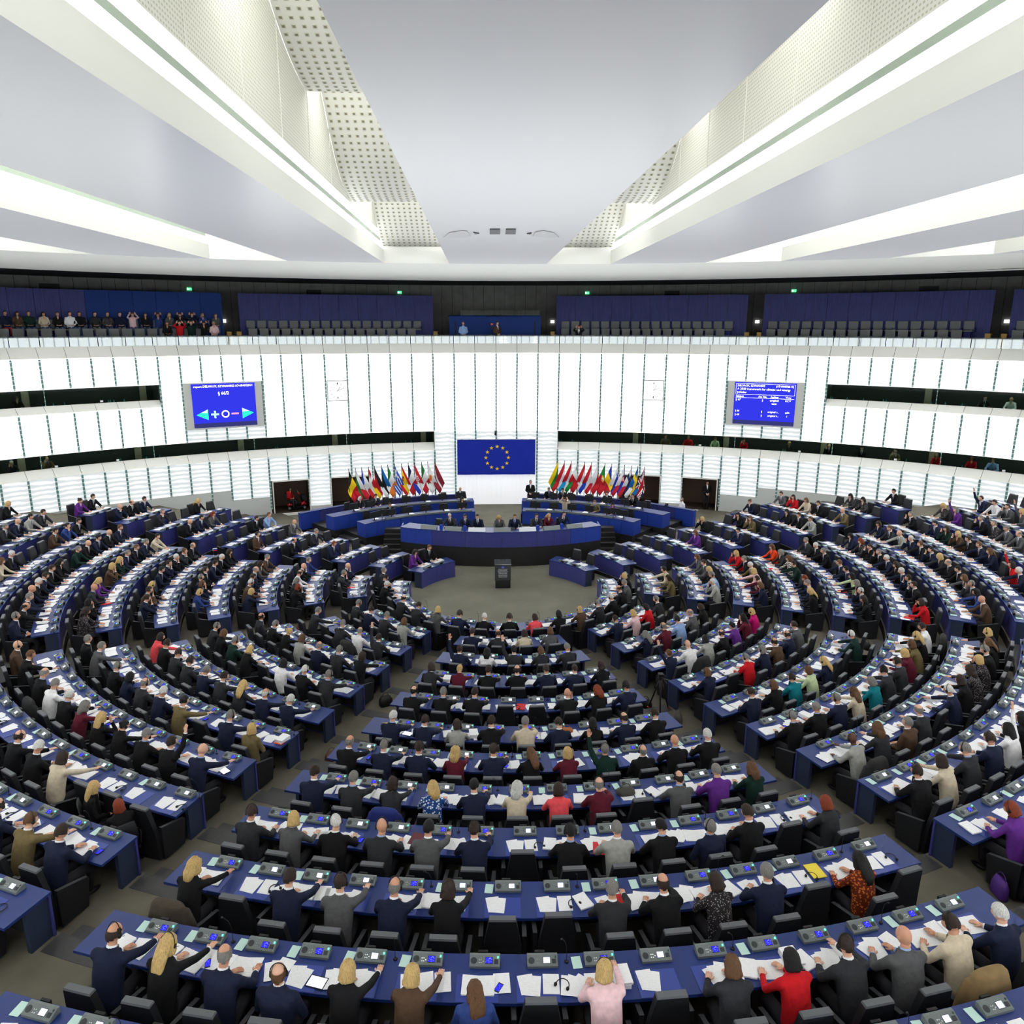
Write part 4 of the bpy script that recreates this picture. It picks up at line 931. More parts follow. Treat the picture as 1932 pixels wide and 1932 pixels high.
def reach(i, a, r_off, x_off, z): return pol(RR[i]+r_off, a, FL[i]+z)+Matrix.Rotation(seat_rz(a), 3, 'Z') @ Vector((x_off, 0, 0))
for dist, (key, i, k, n, a) in VIS:
    wh = where(key, i, k, n); code = occ.get((key, i, k)); rz = seat_rz(a)
    # chair
    shift = 0.05 if code else random.choice((-0.40, -0.36, -0.30))
    p = seat_pos(i, a, shift)
    if c_chairs < N_MAX:
        c = link('armchair', None, loc=p, rz=rz, label='black %s armchair, %s' % ('occupied' if code else 'empty', wh), cat='chair', group='black armchairs of the seating rows')
        for nm in ('seat', 'backrest', 'armrest-1', 'armrest1', 'base'): link(nm.rstrip('-1'), CH[nm], c)
    else:
        M = Matrix.Translation(p) @ Matrix.Rotation(rz, 4, 'Z')
        for nm in ('seat', 'backrest', 'armrest-1', 'armrest1', 'base'): me_to_mb(CH[nm], far_chairs, M)
    c_chairs += 1
    # console
    cp = reach(i, a, 0.15, 0.08, 0.752)
    lit = code is not None and random.random() < .8
    if c_cons < N_MAX:
        c = link('voting_console', None, loc=cp, rz=rz, label='grey voting console with %s screen, %s' % ('lit' if lit else 'pale', wh), cat='console', group='voting consoles on the desks')
        bo = link('body', CP['body'], c); sc_ = link('screen', CP['screen_blue' if lit and random.random() < .7 else 'screen_white'], bo); link('speaker', CP['speaker'], bo); link('button_field', CP['buttons'], bo, kind='stuff'); link('card_slot', CP['card_slot'], bo)
        link('vote_lamp', CP['lamp_on' if lit else 'lamp_off'], bo); link('number_plate', CP['number_plate'], c)
    else:
        M = Matrix.Translation(cp) @ Matrix.Rotation(rz, 4, 'Z')
        me_to_mb(CP['body'], far_cons, M, 0); me_to_mb(CP['screen_white'], far_cons, M, 1); me_to_mb(CP['number_plate'], far_cons, M, 2)
        if lit and random.random() < .5: me_to_mb(CP['lamp_on'], far_cons, M, 3)
    c_cons += 1
    # person
    if code:
        pp = seat_pos(i, a, 0.0)
        if c_people < N_PEOPLE:
            pose = None
            person(code, pp, rz+rad(random.uniform(-6, 6)), '%s, %s' % (looks(code), wh), GRP, skin='skin_dark' if code == 'lkzb' else None, scale=random.uniform(1.03, 1.09))
        else: far_people.append((code, pp, rz))
        c_people += 1
far_chairs.build('seat_rows_far', ['chair_black', 'chair_top_lit'], kind='stuff', label='black armchairs of the more distant rows', cat='chairs')
fc = far_cons; fc.build('far_desk_consoles', ['console_grey', 'screen_white', 'black', 'led_green'], kind='stuff', label='small grey voting consoles on the more distant desks', cat='consoles')
# farthest delegates: one mass
fp = MB(); fmats = list(BODY_MATS); idx = {}
def slot_of(m):
    if m not in idx: idx[m] = len(fmats); fmats.append(m)
    return idx[m]
for code, pp, rz in far_people:
    t, h, s, ps = code; ps = 'r' if ps == 'l' else ps; fem = 1 if s in 'flLqu' else 0; me = BODY[(ps, fem)]; M = Matrix.Translation(pp) @ Matrix.Rotation(rz, 4, 'Z') @ Matrix.Scale(1.06, 4); off = len(fp.v)
    st = slot_of('cloth_'+TOPS[t][0]); mp = {0: st, 3: 3 if t in 'kngmldoy' else st, 6: 6 if t in 'kngmldoy' and not fem else st}
    fp.v += [tuple(M @ v.co) for v in me.vertices]
    for p in me.polygons: fp.f.append(tuple(q+off for q in p.vertices)); fp.m.append(mp.get(p.material_index, p.material_index)); fp.sm.append(True)
    if s != 'z' and h != '0':
        H, Rm = HEADX[(ps, fem)]; M2 = M @ Matrix.Translation(H) @ Rm.to_4x4(); me = HAIRM[s]; off = len(fp.v); hm = slot_of('hair_'+HAIRS[h][0])
        fp.v += [tuple(M2 @ v.co) for v in me.vertices]
        for p in me.polygons: fp.f.append(tuple(q+off for q in p.vertices)); fp.m.append(hm); fp.sm.append(True)
if fp.v: fp.build('seated_crowd', fmats, kind='stuff', label='seated delegates in the most distant rows', cat='crowd')
# ================================================================ papers and small things on the desks
def sheet(b, w_, h, z, x=0, y=0, rot=0, t=0.003, m=0):
    b.box((x, y, z+t/2), (w_, h, t), m, Matrix.Rotation(rad(rot), 3, 'Z'))
DOC = {}
b = MB(); sheet(b, .21, .297, 0, t=.004); DOC['white printed sheet'] = b.mesh('paper_sheet', 'printed')
b = MB(); sheet(b, .21, .297, 0, t=.022); sheet(b, .205, .29, .022, .004, .004, 5); DOC['thick white paper stack'] = b.mesh('paper_stack', 'printed')
b = MB(); sheet(b, .21, .297, 0); sheet(b, .21, .297, .003, .07, .03, -18); sheet(b, .21, .297, .006, -.05, -.02, 14); DOC['fanned loose white pages'] = b.mesh('loose_pages', 'printed')
b = MB(); b.extrude_x([(-.148, 0), (.148, 0), (.148, .004), (-.148, .004)], -.21, -.004)
M_ = Matrix.Rotation(rad(4), 3, 'Y'); b = MB(); b.box((-.105, 0, .009), (.21, .297, .004), 0, M_); b.box((.105, 0, .009), (.21, .297, .004), 0, Matrix.Rotation(rad(-4), 3, 'Y')); sheet(b, .41, .297, 0, t=.002); DOC['open white booklet'] = b.mesh('open_booklet', 'printed')
b = MB(); sheet(b, .2, .29, 0, -.02, .01, 9); sheet(b, .21, .297, .003, .05, -.015, -7); DOC['pair of white pages'] = b.mesh('page_pair', 'printed')
b = MB(); sheet(b, .21, .297, 0, t=.06); sheet(b, .21, .297, .06, .01, 0, 6, t=.03); DOC['tall white document pile'] = b.mesh('document_pile', 'printed')
b = MB(); sheet(b, .125, .19, 0, t=.003); DOC['pale mint leaflet'] = b.mesh('leaflet', 'mint')
for c, nm in (('red', 'folder_red'), ('yellow', 'folder_yellow'), ('maroon', 'folder_maroon'), ('orange', 'folder_orange')):
    b = MB(); sheet(b, .23, .31, 0, t=.012); DOC[c+' cardboard folder'] = b.mesh('folder', nm)
b = MB(); b.box((0, 0, .006), (.25, .18, .008), 1); b.box((0, 0, .0105), (.225, .155, .001), 0); DOC['tablet with lit screen'] = b.mesh('tablet', ['screen_tablet', 'black'])
b = MB(); b.box((0, 0, .005), (.07, .14, .009), 1); b.box((0, 0, .010), (.06, .11, .001), 0); DOC['black mobile phone'] = b.mesh('mobile_phone', ['screen_blue', 'black'])
b = MB(); pts = [(.085*math.cos(rad(x)), .1*math.sin(rad(x)), .012) for x in range(-20, 201, 20)]; b.tube(pts, .006, 6, 0)
for s in (-1, 1): b.ball((s*.082, -.03, .022), (.022, .03, .02), 0, 8, 6)
DOC['black desk headset'] = b.mesh('desk_headset', 'black')
NAMES = {'white printed sheet': 'paper_sheet', 'thick white paper stack': 'paper_stack', 'fanned loose white pages': 'loose_page_fan', 'open white booklet': 'open_booklet', 'pair of white pages': 'page_pair', 'tall white document pile': 'document_pile',
         'pale mint leaflet': 'leaflet', 'tablet with lit screen': 'tablet', 'black mobile phone': 'mobile_phone', 'black desk headset': 'desk_headset'}
far_docs = MB(); DM = ['printed', 'mint', 'folder_red', 'folder_yellow', 'folder_maroon', 'folder_orange']
n_doc = {}; PAPERS = ('white printed sheet', 'thick white paper stack', 'fanned loose white pages', 'open white booklet', 'pair of white pages', 'tall white document pile')
def put(kind, key, i, k, n, a, x, r, rot):
    nm = NAMES.get(kind, 'folder'); p = reach(i, a, r, x, 0.7555); rz = seat_rz(a)+rad(rot)
    grp = 'paper' if kind in PAPERS else nm
    lim = {'paper': 300, 'leaflet': 130, 'desk_headset': 60, 'mobile_phone': 40}.get(grp, 60)
    n_doc[grp] = n_doc.get(grp, 0)+1
    if n_doc[grp] > lim:
        if grp not in ('paper', 'leaflet'): return
        M = Matrix.Translation(p) @ Matrix.Rotation(rz, 4, 'Z'); me_to_mb(DOC[kind], far_docs, M, 0 if grp == 'paper' else 1); return
    link(nm, DOC[kind], loc=p, rz=rz, label='%s on desk, %s' % (kind, where(key, i, k, n)), cat={'paper': 'paper', 'leaflet': 'leaflet', 'folder': 'folder', 'tablet': 'tablet', 'mobile_phone': 'phone', 'desk_headset': 'headset'}[grp], group={'paper': 'papers on the desks', 'leaflet': 'mint leaflets beside the consoles'}.get(grp, grp.replace('_', ' ')+'s on the desks'))
rp = random.Random(11)
SPECIAL = {('C', 5, 0): ('yellow cardboard folder', -.36, .36), ('C', 8, 4): ('maroon cardboard folder', -.30, .38), ('A', 6, 10): ('orange cardboard folder', .30, .46), ('W', 6, 8): ('red cardboard folder', .2, .55), ('W', 1, 1): ('red cardboard folder', .15, .6),
           ('C', 8, 8): ('red cardboard folder', -.2, .62), ('C', 9, 8): ('red cardboard folder', .2, .5), ('E', 6, 0): ('red cardboard folder', -.22, .6), ('C', 9, 13): ('yellow cardboard folder', -.32, .4), ('E', 4, 5): ('red cardboard folder', .25, .3), ('E', 5, 3): ('red cardboard folder', -.15, .55), ('C', 4, 4): ('red cardboard folder', -.36, .45)}
for dist, (key, i, k, n, a) in VIS:
    code = occ.get((key, i, k)); used = []
    def rnd_put(kind, x, r, rot): put(kind, key, i, k, n, a, x, r, rot)
    if (key, i, k) in SPECIAL: kd, x, r = SPECIAL[(key, i, k)]; rnd_put(kd, x, r, rp.uniform(-15, 15))
    if rp.random() < .62: rnd_put('pale mint leaflet', -.215+rp.uniform(-.01, .01), .155, rp.uniform(-6, 6))
    if code:
        main = rp.choice(('open white booklet', 'fanned loose white pages', 'open white booklet', 'pair of white pages')); rnd_put(main, rp.uniform(-.05, .05), .50+rp.uniform(-.03, .03), rp.uniform(-10, 10))
        q = rp.random()
        if q < .72: rnd_put(rp.choice(('fanned loose white pages', 'thick white paper stack') if main != 'fanned loose white pages' else ('thick white paper stack', 'white printed sheet')), -.30+rp.uniform(-.03, .03), .47+rp.uniform(-.02, .04), rp.uniform(-25, 25))
        if q > .62: rnd_put('white printed sheet', .30+rp.uniform(-.03, .03), .45, rp.uniform(-20, 20))
        if q < .06: rnd_put('tall white document pile', .31, .44, rp.uniform(-8, 8))
        if rp.random() < .08: rnd_put('tablet with lit screen', .26, .58, rp.uniform(-30, 30))
        elif rp.random() < .12: rnd_put('black mobile phone', .27, .52, rp.uniform(-30, 30))
    else:
        rnd_put('pair of white pages', -.12, .48, rp.uniform(-5, 5))
        if rp.random() < .8: rnd_put('white printed sheet', .17, .47, rp.uniform(-6, 6))
        if rp.random() < .6: rnd_put('black desk headset', .31, .5, rp.uniform(-40, 40))
far_docs.build('scattered_papers', ['printed', 'mint'], kind='stuff', label='white papers scattered over the more distant desks', cat='papers')
# gooseneck microphones between the seats
def mic_mesh(h):
    b = MB(); b.lathe([(.028, 0), (.028, .012), (.012, .02)], 10, 0); pts = [(0, 0, .02), (.0, 0, h*.5), (-.01, -.03, h*.8), (-.02, -.09, h)]; b.tube(pts, .004, 6, 0); b.tube([(-.02, -.09, h), (-.026, -.115, h+.012)], [.011, .012], 8, 0); return b.mesh('microphone', 'black')
MIC = [mic_mesh(.42), mic_mesh(.30)]
nm_ = 0
for dist, (key, i, k, n, a) in VIS:
    if k % 3 == 1 and nm_ < 110:
        nm_ += 1; p = reach(i, a, .13, .40, .752)
        link('gooseneck_microphone', MIC[nm_ % 2], loc=p, rz=seat_rz(a)+rad(rp.uniform(-70, 70)), label='black gooseneck microphone right of %s' % where(key, i, k, n), cat='microphone', group='gooseneck microphones on the desks')
# coats over chair backs, bags
mat('coat_dark', srgb(38, 38, 38), .9, var=.2); mat('coat_tan', srgb(132, 108, 72), .9, var=.1); mat('coat_blue', srgb(26, 40, 110), .8); mat('coat_brown', srgb(66, 58, 48), .9, var=.15); mat('bag_purple', srgb(84, 44, 130), .6); mat('bag_brown', srgb(92, 58, 44), .6); mat('leather_orange', srgb(168, 96, 48), .5); mat('bag_grey', srgb(76, 74, 68), .8)
def coat():
    b = MB(); b.tube([(0, -.385, 1.21), (0, -.39, 1.15), (0, -.43, .95), (0, -.46, .7), (0, -.48, .42), (0, -.49, .34)], [(.20, .04), (.26, .10), (.31, .10), (.33, .09), (.35, .08), (.33, .05)], 18, 0, up=(0, 1, 0), power=.75)
    for s in (-1, 1): b.tube([(s*.24, -.36, 1.06), (s*.33, -.34, .84), (s*.36, -.32, .6)], [.07, .06, .05], 10, 0)
    v, f = bake(b, .025, 4); o = MB(); o.add(v, f, 0, True); return o
CO = coat()
for (key, i, k), m_, lb in ((('C', 9, 0), 'coat_brown', 'dark brown quilted coat hung on chair of curly blond woman'), (('C', 10, 14), 'coat_tan', 'tan corduroy jacket hung on chair near lower right aisle'), (('C', 7, 2), 'coat_blue', 'bright blue jacket hung on chair back, eighth row'),
                            (('A', 7, 4), 'coat_dark', 'charcoal jacket hung behind white-shirted man, centre-left block'), (('B', 7, 0), 'coat_dark', 'dark green-black coat hung on chair, centre-right block end seat'), (('B', 8, 4), 'coat_dark', 'dark coat hung on chair of white-shirted long-haired woman'),
                            (('B', 6, 10), 'coat_dark', 'black jacket hung on chair behind man in white shirt'), (('A', 2, 3), 'coat_dark', 'navy-black jacket hung on chair behind white-shirted balding man'), (('B', 3, 1), 'coat_dark', 'dark jacket hung behind bald man in white shirt')):
    s = [t for t in SEATS if t[:3] == (key, i, k)]
    if s: a = s[0][4]; link('jacket_on_chair', CO.mesh('jacket', m_), loc=seat_pos(i, a, .05), rz=seat_rz(a), label=lb, cat='jacket')
def bag(m_, w_=.36, d_=.14, h=.26):
    b = MB(); b.tube([(0, 0, 0), (0, 0, .03), (0, 0, h*.6), (0, 0, h)], [(w_/2*.92, d_/2), (w_/2, d_/2*1.15), (w_/2*.95, d_/2), (w_/2*.7, d_/2*.35)], 16, 0, up=(0, 1, 0), power=.6)
    o = MB(); o.join(b); return o.mesh('bag_body', m_)
def handle_mesh(w_, h, z, m_):
    b = MB(); b.tube([(w_*math.cos(rad(x)), 0, z+h*math.sin(rad(x))) for x in range(0, 181, 20)], .008, 6, 0); return b.mesh('bag_handle', m_)
def bag_at(loc, rz, m_, lb, **kw):
    o = link('handbag', None, loc=loc, rz=rz, label=lb, cat='bag'); link('bag_body', bag(m_, **kw), o); link('handle', handle_mesh(.1, .12, kw.get('h', .26)-.03, m_), o); return o
def seat_a(key, i, k): return [t for t in SEATS if t[:3] == (key, i, k)][0][4]
bag_at(reach(5, seat_a('C', 5, 5), .34, .28, .755), seat_rz(seat_a('C', 5, 5)), 'leather_orange', 'orange-brown leather briefcase lying on sixth row desk, centre block', w_=.34, d_=.2, h=.1)
bag_at(reach(7, seat_a('C', 7, 8), .42, -.1, .755), seat_rz(seat_a('C', 7, 8)), 'bag_grey', 'grey satchel lying on eighth row desk, centre block', w_=.38, d_=.2, h=.14)
bag_at(reach(9, seat_a('B', 9, 0), 1.15, -.42, 0), seat_rz(seat_a('B', 9, 0))+1.2, 'bag_purple', 'purple tote bag beside chair of woman in purple', w_=.34, d_=.14, h=.34)
bag_at(reach(10, seat_a('C', 10, 7), .95, 0, .40), seat_rz(seat_a('C', 10, 7)), 'bag_brown', 'brown handbag on empty chair, eleventh row of centre block', w_=.36, d_=.14, h=.3)
bag_at(pol(RR[3]+1.0, th(SWR, RR[3])+2.5, FL[3]), 0.5, 'black', 'black rucksack on floor by centre-left aisle, fourth row', w_=.4, d_=.24, h=.3)
bag_at(pol(RR[5]+1.0, th(SWR, RR[5])+2.2, FL[5]), 0.9, 'bag_brown', 'patterned handbag on floor by centre-left aisle, sixth row', w_=.34, d_=.2, h=.24)
bag_at(pol(RR[7]+1.05, th(SWR, RR[7])+2.3, FL[7]), 1.4, 'bag_brown', 'brown leather bag on aisle floor beside bald man, eighth row', w_=.36, d_=.2, h=.2)
bag_at(pol(RR[4]+.9, th(SEL, RR[4])-1.5, FL[4]), 1.4, 'bag_grey', 'snakeskin-grey handbag on floor beside camera tripod', w_=.36, d_=.2, h=.3)
bag_at(pol(RR[4]-.35, th(SEL, RR[4])-2.5, FL[3]), 2.4, 'black', 'black backpack on floor by centre-right aisle, fifth row', w_=.36, d_=.2, h=.26)
bag_at(pol(RR[5]+1.1, th(EN, RR[5])-3, FL[5]), 1.9, 'black', 'black handbag with papers on floor, right aisle sixth row', w_=.36, d_=.2, h=.24)
bag_at(pol(RR[2]+1.1, th(WN, RR[2])+5, FL[2]), 1.1, 'folder_maroon', 'dark red handbag on floor at end of left block', w_=.36, d_=.2, h=.22)
# tripod in the right aisle
t = link('camera_tripod', None, loc=pol(RR[4]+.2, th(SEL, RR[4])-2.2, FL[4]+.0), label='black camera tripod with red feet standing in right aisle', cat='tripod')
for k in range(3):
    a = k*2.094+.4; b = MB(); b.tube([(0, 0, 1.0), (.32*math.cos(a), .32*math.sin(a), .03)], [.03, .018], 8, 0); lg = b.build('leg', ['black'], t); b = MB(); b.ball((.33*math.cos(a), .33*math.sin(a), .025), (.035, .035, .022), 0, 8, 6); b.build('foot', ['folder_red'], lg)
b = MB(); b.box((0, 0, 1.08), (.14, .14, .14)); b.tube([(0, 0, .95), (0, 0, 1.05)], .04, 8); b.tube([(0, 0, 1.08), (.1, -.3, 1.0)], .012, 6); b.build('head', ['black'], t)
# round floor outlets along the side aisles
mat('floor_metal', srgb(176, 178, 176), .35, metal=.6)
for e0, e1, sd in ((WN, SWF, 'left'), (SEF, EN, 'right')):
    for i in range(1, 9):
        for q, u in enumerate((.3, .75)):
            aa = th(e0, RR[i]+1.0)+(th(e1, RR[i]+1.0)-th(e0, RR[i]+1.0))*u; b = MB(); b.lathe([(.13, 0), (.13, .008), (.11, .012)], 20); b.ball((0, 0, .010), (.05, .05, .006), 0, 10, 5)
            p = pol(RR[i]+.75+.35*q, aa, FL[i])
            link('floor_outlet', b.mesh('floor_outlet', 'floor_metal'), loc=p, label='round metal floor outlet, %s aisle, %s, %s one' % (sd, ROWW(i), ('inner', 'outer')[q]), cat='floor outlet', group='round floor outlets in the side aisles')
# two women in swivel chairs at the end of the ninth row, centre-left block
def swivel(loc, rz, lb):
    o = link('swivel_chair', None, loc=loc, rz=rz, label=lb, cat='chair')
    b = MB(); b.box((0, 0, .43), (.48, .46, .07)); b.build('seat', ['chair_black'], o)
    b = MB(); b.tube([(0, -.22, .5), (0, -.27, .75), (0, -.31, 1.02)], [(.2, .03), (.22, .035), (.17, .025)], 14, 0, up=(0, 1, 0)); b.build('backrest', ['chair_black'], o)
    b = MB(); b.tube([(0, 0, .1), (0, 0, .4)], .03, 10); b.build('column', ['black'], o)
    for k in range(5):
        a = k*1.2566; b = MB(); b.tube([(0, 0, .12), (.28*math.cos(a), .28*math.sin(a), .07)], [.025, .016], 8); l = b.build('leg', ['black'], o); b = MB(); b.ball((.28*math.cos(a), .28*math.sin(a), .03), (.028, .028, .03), 0, 8, 6); b.build('caster', ['black'], l)
    for s in (-1, 1):
        b = MB(); b.tube([(s*.25, -.16, .44), (s*.29, -.1, .62), (s*.29, .12, .64)], .018, 8); b.build('armrest', ['black'], o)
i = 8; a_end = th(SWR, RR[i])
for da, rr_, rot, code, lb, lc in ((-4.6, 1.12, -38, 'kLLd', 'long-blond-haired woman in black on swivel chair, centre-left aisle', 'black swivel chair under woman with long blond hair'), (-2.0, 1.35, 62, 'krfd', 'red-haired woman in black cardigan on swivel chair holding papers', 'black swivel chair under red-haired woman in the aisle')):
    aa = a_end+da; p = pol(RR[i]+rr_, aa, FL[i]); rz = seat_rz(aa)+rad(rot); swivel(p, rz, lc); person(code.replace('LL', 'lL'), p, rz, lb, pose='d', headset=False)
link('paper_sheet', DOC['pair of white pages'], loc=pol(RR[i]+1.0, a_end-1.9, FL[i]+.655), rz=seat_rz(a_end)+1.0, label='white pages on the lap of red-haired woman in swivel chair', cat='paper')
# small table flag
b = MB(); b.tube([(0, 0, 0), (0, 0, .34)], .006, 6, 0); b.lathe([(.04, 0), (.04, .01), (.01, .015)], 10, 0)
for q, m_ in enumerate((1, 2, 3)): b.box((.09, 0, .31-.045*q), (.16, .004, .045), m_)
mat('flag_white', srgb(240, 240, 242), .8); mat('flag_blue', srgb(20, 60, 180), .8); mat('flag_red', srgb(214, 30, 44), .8)
s = seat_a('W', 5, 0); link('table_flag', b.mesh('table_flag', ['chrome', 'flag_white', 'flag_blue', 'flag_red']), loc=reach(5, s, .3, -.5, .752), rz=.4, label='small white blue red flag standing on left block desk', cat='flag')
# ================================================================ rostrum
def ang_px(px, r, z, lo, hi, c=(0, 0)):
    f = lambda a: to_px(pol(r, a, z, c))[0]-px
    fl = f(lo)
    for _ in range(50):
        m = (lo+hi)/2
        if (f(m) > 0) == (fl > 0): lo = m
        else: hi = m
    return (lo+hi)/2
PC = (0, 15.8); PR = 11.07; PZ = 0.95
mat('rostrum_black', srgb(30, 28, 29), .55, var=.15, vscale=4); mat('rostrum_blue', srgb(32, 60, 156), .5, var=.08, vscale=4); mat('plate_grey', srgb(128, 134, 134), .5); mat('plate_white', srgb(222, 226, 232), .5); mat('monitor', srgb(30, 33, 36), .4)
ro = link('rostrum', None, label='raised curved rostrum with black base and blue front', cat='rostrum')
A0, A1 = 270-26.3, 270+26.3
b = MB(); pts = [tuple(pol(PR, A0+(A1-A0)*k/24, 0, PC)[:2]) for k in range(25)]+[(4.9, 8.6), (-4.9, 8.6)]
b.prism(pts, 0, PZ); b.build('base', ['rostrum_black'], ro)
n = 12
for k in range(n):
    a = A0+(A1-A0)*k/n; e = A0+(A1-A0)*(k+1)/n; b = MB(); b.arc(PR-.04, PR+.012, a+.02, e-.02, PZ, PZ+.72, n=3, c=PC); b.build('front_panel', ['rostrum_blue' if k in (0, 1, n-2, n-1) else 'front_blue'], ro)
b = MB(); b.arc(PR-.85, PR+.02, A0, A1, PZ+.71, PZ+.75, n=24, c=PC); b.build('tabletop', ['desk_blue'], ro)
for s in (-1, 1):
    b = MB(); b.box((s*4.86, 6.3, PZ+.355), (.06, .95, .71)); b.build('side_panel', ['rostrum_blue'], ro)
    for k in range(5):
        b = MB(); b.box((s*(5.45), 6.95+.3*k+(1.6-.3*k)/2, .095*(k+1)), (1.05, 1.6-.3*k, .19*(k+1))); b.build('step', ['rostrum_black'], ro)
for k, x in enumerate((-3.55, -2.35, -1.2, 0.02, 1.25, 2.45, 3.6)):
    a = math.degrees(math.asin(x/PR)); p = Vector((PC[0]+(PR-.17)*math.sin(rad(a)), PC[1]-(PR-.17)*math.cos(rad(a)), PZ+.75)); b = MB(); w_ = .82
    b.extrude_x([(-.10, 0), (.10, 0), (.06, .17), (.02, .17)], -w_/2, w_/2, 0)
    o = link('name_board', b.mesh('name_board', 'plate_white' if k in (2, 4) else 'plate_grey'), loc=p, rz=rad(a), label='%s slanted board on rostrum desk, %s from left' % ('pale' if k in (2, 4) else 'grey', ORD[k+1]), cat='board', group='slanted boards on the rostrum desk')
for k, x in enumerate((-2.95, -1.8, 1.75, 2.95)):
    a = math.degrees(math.asin(x/PR)); b = MB(); b.box((0, 0, .12), (.13, .12, .24)); link('blue_box', b.mesh('blue_box', 'flag_blue'), loc=(PC[0]+(PR-.2)*math.sin(rad(a)), PC[1]-(PR-.2)*math.cos(rad(a)), PZ+.752), rz=rad(a), label='small bright blue box between rostrum boards, %s from left' % ORD[k+1], cat='box')
def office_chair(p, rz, lb, grp='office chairs of the rostrum'):
    c = link('rostrum_chair', None, loc=p, rz=rz, label=lb, cat='chair', group=grp)
    c.scale = (.86, .86, .84)
    for nm in ('seat', 'backrest', 'base'): link(nm, CH[nm], c)
FRONT = [(848.8, 'gwsa'), (877.8, 'nbsa'), (901, 'nbsa'), (942, 'mlla'), (971, 'nnsa'), (1012, 'gbsa'), (1035, 'ulla'), (1062.8, 'nbsc')]
for k, (x, code) in enumerate(FRONT):
    a = ang_px(x, PR-1.0, PZ+1.25, A0, A1, PC); p = pol(PR-1.08, a, PZ, PC); rz = rad(a-270)+PI
    person(code, p, rz, '%s at the rostrum, %s from left' % (looks(code), ORD[k+1]), 'people at the rostrum desk', headset=k % 3 == 0)
    office_chair(p+Vector((-math.cos(rad(a)), -math.sin(rad(a)), 0))*.05, rz, 'black office chair of the rostrum desk, %s from left' % ORD[k+2])
a = ang_px(823, PR-1.0, PZ+1.25, A0, A1, PC); office_chair(pol(PR-1.05, a, PZ, PC), rad(a-270)+PI, 'empty black chair at left end of rostrum desk')
for k, x in enumerate((815, 845, 875, 905, 938, 965, 1010, 1045, 1072)):
    a = ang_px(x, PR-.45, PZ+.8, A0, A1, PC); b = MB(); M = Matrix.Rotation(rad(60), 3, 'X'); b.box((0, 0, .05), (.34, .2, .02), 0, Matrix.Rotation(rad(-28), 3, 'X')); link('flat_monitor', b.mesh('flat_monitor', 'monitor'), loc=pol(PR-.42, a, PZ+.752, PC), rz=rad(a-270)+PI, label='low black monitor on rostrum desk, %s from left' % ORD[k+1], cat='monitor', group='low monitors on the rostrum desk')
